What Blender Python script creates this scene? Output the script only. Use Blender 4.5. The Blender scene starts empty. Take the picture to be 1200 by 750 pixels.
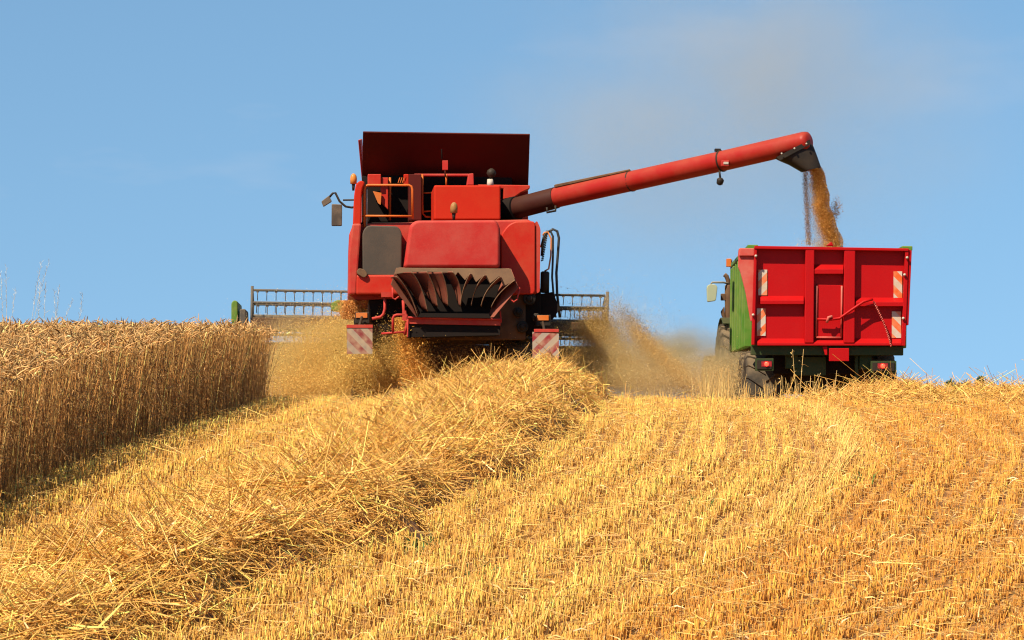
import bpy, math, random
import numpy as np
from mathutils import Vector, Matrix

random.seed(7)
rng = np.random.default_rng(11)
SC = bpy.context.scene
COL = SC.collection
R = math.radians

# ------------------------------------------------------------------ camera
F = 2880.0          # focal length in pixels of the 1200 px wide photograph
HY = 470.0          # eye level row
CZ = 1.7            # eye height
cd = bpy.data.cameras.new('camera')
cam = bpy.data.objects.new('camera', cd)
COL.objects.link(cam)
cam.location = (0, 0, CZ)
cam.rotation_euler = (R(90), 0, 0)
cd.sensor_width = 36
cd.lens = 36 * F / 1200
cd.shift_y = (HY - 375) / 1200
cd.clip_start = 0.1
cd.clip_end = 6000
cd.dof.use_dof = True
cd.dof.focus_distance = 34
cd.dof.aperture_fstop = 16
SC.camera = cam

# ------------------------------------------------------------------ world, sun, exposure
SUN_TO = Vector((-0.97, -1.1, 1.72)).normalized()
el = math.asin(SUN_TO.z)
az = math.atan2(SUN_TO.x, SUN_TO.y)
w = bpy.data.worlds.new('World')
SC.world = w
w.use_nodes = True
nt = w.node_tree
nt.nodes.clear()
sky = nt.nodes.new('ShaderNodeTexSky')
sky.sky_type = 'NISHITA'
sky.sun_disc = False
sky.sun_elevation = el
sky.sun_rotation = az % (2 * math.pi)
sky.altitude = 1500
sky.air_density = 1.0
sky.dust_density = 0.2
sky.ozone_density = 1.6
bg = nt.nodes.new('ShaderNodeBackground')
bg.inputs['Strength'].default_value = 0.096
wo = nt.nodes.new('ShaderNodeOutputWorld')
hsv = nt.nodes.new('ShaderNodeHueSaturation')
hsv.inputs['Saturation'].default_value = 1.08
hsv.inputs['Value'].default_value = 1.04
# thin wisps of cloud
tc = nt.nodes.new('ShaderNodeTexCoord')
mp = nt.nodes.new('ShaderNodeMapping')
mp.inputs['Scale'].default_value = (6, 6, 22)
mp.inputs['Location'].default_value = (1.3, 0.0, 0.2)
nz = nt.nodes.new('ShaderNodeTexNoise')
nz.inputs['Scale'].default_value = 1.3
nz.inputs['Detail'].default_value = 5
nz.inputs['Roughness'].default_value = 0.55
cr = nt.nodes.new('ShaderNodeValToRGB')
cr.color_ramp.elements[0].position = 0.58
cr.color_ramp.elements[0].color = (0, 0, 0, 1)
cr.color_ramp.elements[1].position = 0.85
cr.color_ramp.elements[1].color = (0.22, 0.22, 0.22, 1)
mx = nt.nodes.new('ShaderNodeMixRGB')
mx.inputs['Color2'].default_value = (4.2, 4.1, 4.3, 1)
L = nt.links.new
# look a little higher into the dome so that the blue stays even down to the crest
vm = nt.nodes.new('ShaderNodeVectorMath'); vm.operation = 'MULTIPLY_ADD'
vm.inputs[1].default_value = (1, 1, 0.55); vm.inputs[2].default_value = (0, 0, 0.22)
vn = nt.nodes.new('ShaderNodeVectorMath'); vn.operation = 'NORMALIZE'
L(tc.outputs['Generated'], vm.inputs[0]); L(vm.outputs[0], vn.inputs[0]); L(vn.outputs[0], sky.inputs['Vector'])
L(sky.outputs[0], hsv.inputs['Color'])
L(tc.outputs['Generated'], mp.inputs['Vector'])
L(mp.outputs[0], nz.inputs['Vector'])
L(nz.outputs[0], cr.inputs[0])
L(cr.outputs[0], mx.inputs['Fac'])
tint = nt.nodes.new('ShaderNodeMixRGB'); tint.blend_type = 'MULTIPLY'; tint.inputs['Fac'].default_value = 1
tint.inputs['Color2'].default_value = (0.95, 1.02, 0.90, 1)
L(hsv.outputs[0], tint.inputs['Color1'])
L(tint.outputs[0], mx.inputs['Color1'])
L(mx.outputs[0], bg.inputs['Color'])
L(bg.outputs[0], wo.inputs['Surface'])

sd = bpy.data.lights.new('sun', 'SUN')
sd.energy = 5.0
sd.angle = R(0.53)
sd.color = (1.0, 0.885, 0.69)
sun = bpy.data.objects.new('sun', sd)
COL.objects.link(sun)
sun.rotation_euler = (-SUN_TO).to_track_quat('-Z', 'Y').to_euler()
sun.location = (-30, -20, 40)

vs = SC.view_settings
vs.view_transform = 'Standard'
vs.look = 'None'
vs.exposure = 0.88
vs.gamma = 1
vs.use_curve_mapping = False
SC.cycles.use_denoising = True
SC.cycles.denoiser = 'OPENIMAGEDENOISE'
SC.cycles.denoising_input_passes = 'RGB_ALBEDO_NORMAL'
SC.cycles.denoising_prefilter = 'ACCURATE'
SC.cycles.filter_width = 1.15
SC.cycles.max_bounces = 6
SC.cycles.diffuse_bounces = 3
SC.cycles.glossy_bounces = 2
SC.cycles.caustics_reflective = False
SC.cycles.caustics_refractive = False

# ------------------------------------------------------------------ materials
def new_mat(name):
    m = bpy.data.materials.new(name)
    m.use_nodes = True
    n = m.node_tree.nodes
    return m, n, m.node_tree.links, n['Principled BSDF']


def paint(name, col, dust=(0.42, 0.27, 0.14), amount=0.25, rough=0.42, metal=0.0, bump=0.02, scale=3.0, coat=0.0):
    """painted or bare metal / rubber with patchy dust and fine grain"""
    m, n, l, b = new_mat(name)
    tcn = n.new('ShaderNodeTexCoord')
    a = n.new('ShaderNodeTexNoise'); a.inputs['Scale'].default_value = scale
    a.inputs['Detail'].default_value = 8; a.inputs['Roughness'].default_value = 0.65
    l.new(tcn.outputs['Object'], a.inputs['Vector'])
    r = n.new('ShaderNodeValToRGB')
    r.color_ramp.elements[0].position = 0.38; r.color_ramp.elements[0].color = (0.12 * amount,) * 3 + (1,)
    r.color_ramp.elements[1].position = 0.72; r.color_ramp.elements[1].color = (amount * 2,) * 3 + (1,)
    l.new(a.outputs[0], r.inputs[0])
    geo = n.new('ShaderNodeNewGeometry')
    sep = n.new('ShaderNodeSeparateXYZ'); l.new(geo.outputs['Normal'], sep.inputs[0])
    mr = n.new('ShaderNodeMapRange')
    mr.inputs['From Min'].default_value = 0.3; mr.inputs['From Max'].default_value = 1.0
    mr.inputs['To Max'].default_value = min(0.6, amount * 2)
    l.new(sep.outputs['Z'], mr.inputs['Value'])
    ad = n.new('ShaderNodeMath'); ad.operation = 'ADD'; ad.use_clamp = True
    l.new(r.outputs[0], ad.inputs[0]); l.new(mr.outputs[0], ad.inputs[1])
    mxn = n.new('ShaderNodeMixRGB')
    mxn.inputs['Color1'].default_value = (*col, 1); mxn.inputs['Color2'].default_value = (*dust, 1)
    l.new(ad.outputs[0], mxn.inputs['Fac'])
    l.new(mxn.outputs[0], b.inputs['Base Color'])
    rr = n.new('ShaderNodeMapRange')
    rr.inputs['To Min'].default_value = rough; rr.inputs['To Max'].default_value = min(1, rough + 0.4)
    l.new(ad.outputs[0], rr.inputs['Value']); l.new(rr.outputs[0], b.inputs['Roughness'])
    b.inputs['Metallic'].default_value = metal
    b.inputs['Coat Weight'].default_value = coat
    b.inputs['Specular IOR Level'].default_value = 0.16
    f = n.new('ShaderNodeTexNoise'); f.inputs['Scale'].default_value = 60; f.inputs['Detail'].default_value = 3
    l.new(tcn.outputs['Object'], f.inputs['Vector'])
    bp = n.new('ShaderNodeBump'); bp.inputs['Strength'].default_value = bump * 6; bp.inputs['Distance'].default_value = 0.01
    l.new(f.outputs[0], bp.inputs['Height']); l.new(bp.outputs[0], b.inputs['Normal'])
    return m


def attr_mat(name, rough=0.55, trans=0.25, spec=0.3):
    """straw, ears, chaff: colour from the per-stalk attribute, some light shining through"""
    m, n, l, b = new_mat(name)
    at = n.new('ShaderNodeAttribute'); at.attribute_name = 'tone'
    l.new(at.outputs['Color'], b.inputs['Base Color'])
    b.inputs['Roughness'].default_value = rough
    b.inputs['Specular IOR Level'].default_value = spec
    if trans > 0:
        tr = n.new('ShaderNodeBsdfTranslucent'); l.new(at.outputs['Color'], tr.inputs['Color'])
        ms = n.new('ShaderNodeMixShader'); ms.inputs[0].default_value = trans
        l.new(b.outputs[0], ms.inputs[1]); l.new(tr.outputs[0], ms.inputs[2])
        l.new(ms.outputs[0], n['Material Output'].inputs['Surface'])
    return m


def stripe_mat(name, ca, cb, freq, slope, off=0.0):
    """diagonal warning stripes in object x/z"""
    m, n, l, b = new_mat(name)
    tcn = n.new('ShaderNodeTexCoord')
    sp = n.new('ShaderNodeSeparateXYZ'); l.new(tcn.outputs['Object'], sp.inputs[0])
    a = n.new('ShaderNodeMath'); a.operation = 'MULTIPLY_ADD'
    a.inputs[1].default_value = slope
    l.new(sp.outputs['X'], a.inputs[0]); l.new(sp.outputs['Z'], a.inputs[2])
    c = n.new('ShaderNodeMath'); c.operation = 'MULTIPLY_ADD'; c.inputs[1].default_value = freq; c.inputs[2].default_value = off
    l.new(a.outputs[0], c.inputs[0])
    fr = n.new('ShaderNodeMath'); fr.operation = 'FRACT'; l.new(c.outputs[0], fr.inputs[0])
    gt = n.new('ShaderNodeMath'); gt.operation = 'GREATER_THAN'; gt.inputs[1].default_value = 0.5
    l.new(fr.outputs[0], gt.inputs[0])
    mxn = n.new('ShaderNodeMixRGB'); mxn.inputs['Color1'].default_value = (*ca, 1); mxn.inputs['Color2'].default_value = (*cb, 1)
    l.new(gt.outputs[0], mxn.inputs['Fac'])
    nz_ = n.new('ShaderNodeTexNoise'); nz_.inputs['Scale'].default_value = 9; nz_.inputs['Detail'].default_value = 6
    l.new(tcn.outputs['Object'], nz_.inputs['Vector'])
    rp = n.new('ShaderNodeMapRange'); rp.inputs['From Min'].default_value = 0.34; rp.inputs['From Max'].default_value = 0.75
    rp.inputs['To Max'].default_value = 0.75; l.new(nz_.outputs[0], rp.inputs['Value'])
    m2 = n.new('ShaderNodeMixRGB'); m2.inputs['Color2'].default_value = (0.4, 0.28, 0.16, 1)
    l.new(rp.outputs[0], m2.inputs['Fac']); l.new(mxn.outputs[0], m2.inputs['Color1'])
    l.new(m2.outputs[0], b.inputs['Base Color'])
    b.inputs['Roughness'].default_value = 0.5
    return m


def plain(name, col, rough=0.5, metal=0.0, emit=None, trans=0.0):
    m, n, l, b = new_mat(name)
    b.inputs['Base Color'].default_value = (*col, 1)
    b.inputs['Roughness'].default_value = rough
    b.inputs['Metallic'].default_value = metal
    b.inputs['Transmission Weight'].default_value = trans
    if emit:
        b.inputs['Emission Color'].default_value = (*emit[0], 1)
        b.inputs['Emission Strength'].default_value = emit[1]
    return m


M = {
    'red': paint('red_paint', (0.38, 0.014, 0.006), (0.36, 0.11, 0.05), 0.14, 0.45),
    'red_hood': paint('dusty_red_plastic', (0.36, 0.018, 0.014), (0.40, 0.12, 0.085), 0.15, 0.6),
    'red_old': paint('faded_red_paint', (0.36, 0.022, 0.016), (0.34, 0.15, 0.08), 0.16, 0.5),
    'orange': paint('orange_red_paint', (0.37, 0.011, 0.001), (0.4, 0.06, 0.015), 0.08, 0.65),
    'rail': paint('orange_rail_paint', (0.5, 0.09, 0.01), (0.45, 0.22, 0.08), 0.12, 0.45),
    'trailer_red': paint('trailer_red_paint', (0.335, 0.001, 0.002), (0.33, 0.025, 0.02), 0.04, 0.5),
    'trailer_edge': paint('trailer_faded_red', (0.42, 0.045, 0.035), (0.45, 0.22, 0.16), 0.22, 0.55),
    'green': paint('green_paint', (0.055, 0.15, 0.014), (0.3, 0.25, 0.09), 0.2, 0.5),
    'dark_green': paint('dark_green_paint', (0.016, 0.036, 0.010), (0.10, 0.075, 0.035), 0.2, 0.6),
    'flap': paint('shaded_red_sheet', (0.065, 0.004, 0.002), (0.05, 0.012, 0.005), 0.2, 0.7),  # red sheet darkened: shade on tank cover and deck post is in the colour
    'pipe': paint('brick_red_pipe_paint', (0.27, 0.010, 0.007), (0.26, 0.08, 0.04), 0.15, 0.4),
    'collar': paint('shaded_red_sleeve', (0.035, 0.006, 0.004), (0.07, 0.03, 0.015), 0.15, 0.6),  # sleeve red darkened, the shadow over it put into the colour
    'bar': paint('dusty_dark_bar', (0.07, 0.06, 0.05), (0.2, 0.14, 0.08), 0.15, 0.6),
    'black': paint('black_metal', (0.014, 0.011, 0.009), (0.12, 0.075, 0.04), 0.1, 0.55),
    'dark': paint('dark_engine_bay', (0.008, 0.005, 0.004), (0.04, 0.02, 0.01), 0.06, 0.85),  # near black, also carries the shade of engine bay and vane cavity
    'brown': paint('dusty_brown_steel', (0.08, 0.04, 0.022), (0.24, 0.14, 0.07), 0.25, 0.7),
    'vane': paint('dusty_vane', (0.19, 0.042, 0.028), (0.24, 0.115, 0.065), 0.25, 0.65),
    'tan': paint('tan_dusty_plate', (0.15, 0.085, 0.05), (0.25, 0.15, 0.08), 0.3, 0.7),
    'grey': paint('grey_plastic', (0.055, 0.043, 0.034), (0.2, 0.12, 0.07), 0.1, 0.65),
    'steel': paint('grey_steel', (0.16, 0.145, 0.12), (0.36, 0.27, 0.16), 0.25, 0.5, 0.3),
    'rubber': paint('dusty_rubber', (0.03, 0.025, 0.02), (0.2, 0.14, 0.08), 0.24, 0.85, bump=0.05),
    'rim': paint('wheel_rim_paint', (0.5, 0.42, 0.3), (0.4, 0.28, 0.15), 0.25, 0.5),
    'amber': paint('amber_lens', (0.5, 0.15, 0.015), (0.4, 0.25, 0.12), 0.2, 0.3),
    'amber_old': paint('dusty_amber_lens', (0.24, 0.11, 0.03), (0.32, 0.2, 0.1), 0.3, 0.45),
    'lamp_orange': paint('orange_lens', (0.5, 0.11, 0.012), (0.4, 0.22, 0.1), 0.25, 0.4),
    'lamp_red': plain('red_lens', (0.9, 0.03, 0.01), 0.2, emit=((1.0, 0.04, 0.02), 2.5)),
    'white': paint('white_plastic', (0.42, 0.38, 0.32), (0.36, 0.27, 0.18), 0.25, 0.55),
    'glass': plain('dark_glass', (0.03, 0.04, 0.045), 0.06),
    'mirror_back': paint('mirror_housing', (0.05, 0.04, 0.034), (0.28, 0.2, 0.13), 0.25, 0.55),
    'mirror_green': paint('mirror_glass_dusty', (0.3, 0.33, 0.22), (0.4, 0.36, 0.22), 0.2, 0.3),
    'hose': plain('rubber_hose', (0.02, 0.018, 0.016), 0.5),
    'hose_orange': plain('orange_hose', (0.5, 0.17, 0.04), 0.5),
    'board_l': stripe_mat('warning_stripes_down', (0.23, 0.17, 0.12), (0.17, 0.018, 0.015), 3.9, 1.0, 0.1),
    'board_r': stripe_mat('warning_stripes_up', (0.29, 0.22, 0.17), (0.22, 0.012, 0.015), 3.9, -1.0, 0.3),
    'tboard_l': stripe_mat('trailer_stripes_up', (0.46, 0.40, 0.33), (0.62, 0.09, 0.006), 4.0, -1.0, 0.15),
    'tboard_r': stripe_mat('trailer_stripes_down', (0.46, 0.40, 0.33), (0.62, 0.09, 0.006), 4.0, 1.0, 0.4),
    'straw': attr_mat('straw', 0.42, 0.15, 0.45),
    'wheat': attr_mat('ripe_wheat', 0.55, 0.32, 0.3),
    'chaff': attr_mat('chaff', 0.8, 0.35, 0.1),
    'leaf': attr_mat('leaf', 0.6, 0.3, 0.3),
    'bark': paint('bark', (0.09, 0.06, 0.04), (0.15, 0.12, 0.08), 0.3, 0.9),
}

# ------------------------------------------------------------------ terrain functions (numpy friendly)
def sstep(a, b, t):
    t = np.clip((np.asarray(t, float) - a) / (b - a), 0, 1)
    return t * t * (3 - 2 * t)


def ground(x, y):
    x = np.asarray(x, float); y = np.asarray(y, float)
    yy = np.clip(y, 12, 31)
    g = -0.075 - 0.0035 * (yy - 31) ** 2
    # below 12 m the slope eases out towards the photographer's feet
    t = np.clip(12 - y, 0, 60)
    g = g - (0.133 * 6.0) * (1 - np.exp(-t / 6.0))
    s = sstep(1.6, 3.2, x)
    dropc = 0.14 * sstep(31.5, 39, y)
    dropr = 0.30 * sstep(31.3, 36.2, y)
    g = g - (dropc * (1 - s) + dropr * s)
    g = g + 0.15 * sstep(4.0, 7.5, x) * sstep(18, 27, y) * (1 - sstep(31, 36, y))
    g = g - 8.0 * sstep(52, 320, y)
    # soft undulation
    g = g + 0.015 * np.sin(x * 1.9 + 0.6 * y) * np.sin(y * 1.1 - 0.4 * x) * sstep(6, 12, y)
    return g + CZ


def P(px, py, d):
    """point seen at pixel px,py of the photograph at depth d"""
    return Vector(((px - 600) / F * d, d, CZ + (HY - py) / F * d))


# ------------------------------------------------------------------ mesh helpers
class MB:
    def __init__(s):
        s.v = []; s.f = []; s.m = []; s.sm = []; s.mats = []

    def mi(s, mat):
        if mat not in s.mats:
            s.mats.append(mat)
        return s.mats.index(mat)

    def add(s, verts, faces, mat, smooth=False):
        o = len(s.v); k = s.mi(mat)
        s.v.extend([tuple(v) for v in verts])
        for f in faces:
            s.f.append([o + i for i in f]); s.m.append(k); s.sm.append(smooth)
        return s

    def loft(s, rings, mat, smooth=False, caps=True, closed=True):
        n = len(rings[0]); fs = []
        for i in range(len(rings) - 1):
            for j in range(n if closed else n - 1):
                a = i * n + j; b = i * n + (j + 1) % n
                fs.append([a, b, b + n, a + n])
        vs_ = [v for r in rings for v in r]
        if caps and closed:
            fs.append(list(range(n))[::-1])
            fs.append([(len(rings) - 1) * n + j for j in range(n)])
        return s.add(vs_, fs, mat, smooth)

    def box(s, lo, hi, mat):
        (a, b, c), (d, e, f) = lo, hi
        r0 = [(a, b, c), (d, b, c), (d, b, f), (a, b, f)]
        r1 = [(a, e, c), (d, e, c), (d, e, f), (a, e, f)]
        return s.loft([r0, r1], mat)

    def tube(s, pts, r, mat, n=10, caps=True):
        pts = [Vector(p) for p in pts]
        rs = r if isinstance(r, (list, tuple)) else [r] * len(pts)
        rings = []; u = None
        for i, p in enumerate(pts):
            t = (pts[min(i + 1, len(pts) - 1)] - pts[max(i - 1, 0)]).normalized()
            if u is None:
                h = Vector((0, 0, 1)) if abs(t.z) < 0.9 else Vector((1, 0, 0))
                u = t.cross(h).normalized()
            else:
                u = (u - t * u.dot(t)).normalized()
            v = t.cross(u)
            rings.append([p + (u * math.cos(a) + v * math.sin(a)) * rs[i] for a in [2 * math.pi * k / n for k in range(n)]])
        return s.loft(rings, mat, True, caps)

    def lathe(s, prof, c, axis, mat, n=24):
        """prof: list of (along axis, radius)"""
        ax = Vector(axis).normalized()
        h = Vector((0, 0, 1)) if abs(ax.z) < 0.9 else Vector((1, 0, 0))
        u = ax.cross(h).normalized(); v = ax.cross(u); c = Vector(c)
        rings = [[c + ax * a + (u * math.cos(t) + v * math.sin(t)) * r for t in [2 * math.pi * k / n for k in range(n)]] for a, r in prof]
        return s.loft(rings, mat, True, True)

    def build(s, name, parent=None, bevel=0.0, seg=2):
        me = bpy.data.meshes.new(name)
        me.from_pydata(s.v, [], s.f)
        for mt in s.mats:
            me.materials.append(mt)
        me.polygons.foreach_set('material_index', s.m)
        me.polygons.foreach_set('use_smooth', s.sm)
        me.validate(); me.update()
        import bmesh
        bm = bmesh.new(); bm.from_mesh(me)
        bmesh.ops.recalc_face_normals(bm, faces=bm.faces[:])
        bm.to_mesh(me); bm.free()
        o = bpy.data.objects.new(name, me)
        COL.objects.link(o)
        if parent:
            o.parent = parent
        if bevel > 0:
            b = o.modifiers.new('bevel', 'BEVEL'); b.width = bevel; b.segments = seg
            b.limit_method = 'ANGLE'; b.angle_limit = R(40)
        return o


def tag(o, label=None, cat=None, group=None, kind=None):
    if label: o['label'] = label
    if cat: o['category'] = cat
    if group: o['group'] = group
    if kind: o['kind'] = kind
    return o


def np_mesh(name, verts, faces, tones, mat, smooth=True):
    """verts (N,3), faces (M,k) numpy, tones (N,3)"""
    me = bpy.data.meshes.new(name)
    nv = len(verts); nf, k = faces.shape
    me.vertices.add(nv); me.vertices.foreach_set('co', verts.astype(np.float32).ravel())
    me.loops.add(nf * k); me.loops.foreach_set('vertex_index', faces.astype(np.int32).ravel())
    me.polygons.add(nf); me.polygons.foreach_set('loop_start', np.arange(0, nf * k, k, dtype=np.int32))
    at = me.attributes.new('tone', 'FLOAT_COLOR', 'POINT')
    c4 = np.ones((nv, 4), np.float32); c4[:, :3] = tones
    at.data.foreach_set('color', c4.ravel())
    me.materials.append(mat)
    me.update(calc_edges=True)
    if not smooth:
        me.shade_flat()
    o = bpy.data.objects.new(name, me)
    COL.objects.link(o)
    return o


class Strands:
    """many thin tapered tubes gathered into one mesh of quads"""
    def __init__(s):
        s.v = []; s.f = []; s.c = []; s.n = 0

    def add(s, base, vec, rad, tone, bend=None, prof=(1, 1), ts=None, sides=3, flat=None, tip_tone=None):
        N = len(base)
        if N == 0:
            return
        K = len(prof)
        ts = np.linspace(0, 1, K) if ts is None else np.array(ts)
        if bend is None:
            bend = np.zeros((N, 3))
        ln = np.linalg.norm(vec, axis=1, keepdims=True); t = vec / np.maximum(ln, 1e-9)
        h = rng.normal(size=(N, 3)); u = np.cross(t, h); u /= np.maximum(np.linalg.norm(u, axis=1, keepdims=True), 1e-9)
        w_ = np.cross(t, u)
        V = np.empty((N, K, sides, 3), np.float32)
        C = np.empty((N, K, sides, 3), np.float32)
        for k in range(K):
            c = base + vec * ts[k] + bend * ts[k] ** 2
            tn = tone if tip_tone is None else tone * (1 - ts[k]) + tip_tone * ts[k]
            for j in range(sides):
                if sides == 2:
                    off = u * (1 if j else -1)
                else:
                    a = 2 * math.pi * j / sides
                    off = u * math.cos(a) + w_ * (math.sin(a) * (flat or 1))
                V[:, k, j] = c + off * (rad * prof[k])[:, None]
                C[:, k, j] = tn
        idx = np.arange(N * K * sides).reshape(N, K, sides) + s.n
        fs = []
        for k in range(K - 1):
            for j in range(sides if sides > 2 else 1):
                j2 = (j + 1) % sides
                fs.append(np.stack([idx[:, k, j], idx[:, k, j2], idx[:, k + 1, j2], idx[:, k + 1, j]], -1))
        s.f.append(np.concatenate(fs)); s.v.append(V.reshape(-1, 3)); s.c.append(C.reshape(-1, 3)); s.n += N * K * sides

    def build(s, name, mat):
        return np_mesh(name, np.concatenate(s.v), np.concatenate(s.f), np.concatenate(s.c), mat)


def tone_of(N, base, var=0.18, hue=0.06):
    b = np.array(base)[None, :]
    k = np.exp(rng.normal(0, var, (N, 1)))
    hsh = rng.normal(0, hue, (N, 1)) * np.array([[0.3, 1.0, 1.8]])
    return np.clip(b * k * (1 + hsh), 0.005, 0.92)


# ------------------------------------------------------------------ ground
def nonuni(a, b, step, far):
    inner = np.arange(a, b + 1e-6, step)
    out = [step]; 
    g = 1.35
    lo = []; hi = []; d = step; x0 = a; x1 = b
    while x1 < far:
        d *= g; x1 += d; hi.append(x1)
    d = step
    while x0 > -far:
        d *= g; x0 -= d; lo.append(x0)
    return np.array(lo[::-1] + list(inner) + hi)


gx = nonuni(-12, 12, 0.2, 2500)
gy = nonuni(-4, 60, 0.25, 2500)
GX, GY = np.meshgrid(gx, gy)
GZ = ground(GX, GY)
nx, ny = len(gx), len(gy)
gi = np.arange(nx * ny).reshape(ny, nx)
gf = np.stack([gi[:-1, :-1], gi[:-1, 1:], gi[1:, 1:], gi[1:, :-1]], -1).reshape(-1, 4)
gm, gn, gl, gb = new_mat('field_soil')
tcn = gn.new('ShaderNodeTexCoord')
n1 = gn.new('ShaderNodeTexNoise'); n1.inputs['Scale'].default_value = 14; n1.inputs['Detail'].default_value = 10
gl.new(tcn.outputs['Object'], n1.inputs['Vector'])
rp = gn.new('ShaderNodeValToRGB')
rp.color_ramp.elements[0].position = 0.35; rp.color_ramp.elements[0].color = (0.15, 0.055, 0.012, 1)
rp.color_ramp.elements[1].position = 0.7; rp.color_ramp.elements[1].color = (0.42, 0.195, 0.042, 1)
gl.new(n1.outputs[0], rp.inputs[0]); gl.new(rp.outputs[0], gb.inputs['Base Color'])
gb.inputs['Roughness'].default_value = 0.95
bpn = gn.new('ShaderNodeBump'); bpn.inputs['Strength'].default_value = 0.8; bpn.inputs['Distance'].default_value = 0.03
gl.new(n1.outputs[0], bpn.inputs['Height']); gl.new(bpn.outputs[0], gb.inputs['Normal'])
go = np_mesh('ground', np.stack([GX.ravel(), GY.ravel(), GZ.ravel()], -1), gf, np.ones((nx * ny, 3)) * 0.3, gm)
tag(go, 'rising harvested grain field running over a low crest', 'field', kind='structure')

# ------------------------------------------------------------------ field layout in plan
def interp(xs, ys):
    return lambda t: np.interp(t, xs, ys)


wheat_edge = interp([8, 12, 17, 21, 24, 27, 29, 31, 34, 40, 46, 60], [-3.95, -3.8, -3.58, -3.26, -3.03, -2.90, -2.97, -3.2, -3.7, -4.7, -5.5, -6.5])
sw_c = interp([6, 10, 13.3, 15.3, 19.3, 24, 27, 31, 36, 40], [-5.1, -3.65, -2.42, -1.7, -0.88, -0.45, -0.32, -0.25, -0.7, -1.1])
sw_w = interp([6, 13.3, 15.3, 19.3, 24, 27, 31, 36, 40], [1.0, 0.92, 0.90, 1.02, 1.16, 1.25, 1.38, 1.2, 0.9])
sw_h = interp([6, 12.5, 16, 21, 27, 31, 36, 40], [0.27, 0.27, 0.28, 0.30, 0.34, 0.40, 0.36, 0.25])
line_b = interp([8, 13, 16, 20, 24, 28, 34], [-1.4, 0.35, 1.75, 2.8, 3.2, 3.1, 2.4])
rs_y = interp([3.2, 4.2, 5.0, 6.5, 8, 12], [30.6, 29.6, 28.8, 27.2, 25.6, 21.5])     # swath on the right crest: y of its centre for x


def swath_h(x, y):
    x = np.asarray(x, float); y = np.asarray(y, float)
    u = (x - sw_c(y)) / sw_w(y)
    u = u + 0.10 * np.sin(y * 1.9 + 0.5) + 0.07 * np.sin(y * 4.7) + 0.04 * np.sin(y * 9.1)
    wob = 1 + 0.16 * np.sin(y * 2.1 + x) + 0.14 * np.sin(y * 4.3 + x * 3.1) + 0.14 * np.sin(x * 6.1 - y * 2.3) + 0.10 * np.sin(x * 11 + y * 7.7)
    v = np.where(u < 0.35, (0.35 - u) / 1.35, (u - 0.35) / 0.65)
    prof = np.where(u < 0.35, np.clip(1 - v ** 1.7, 0, 1), np.clip(1 - v ** 4, 0, 1) ** 0.8)
    return 1.1 * sw_h(y) * prof * wob * (1 - sstep(38.5, 40.2, y))


def rswath_h(x, y):
    v = (y - rs_y(x)) / (1.5 + 0.1 * x)
    return 0.22 * np.clip(1 - np.abs(v) ** 2, 0, 1) * sstep(3.1, 4.3, x) * (1 + 0.25 * np.sin(x * 3.1) + 0.15 * np.sin(x * 7.7 + y))


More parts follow.
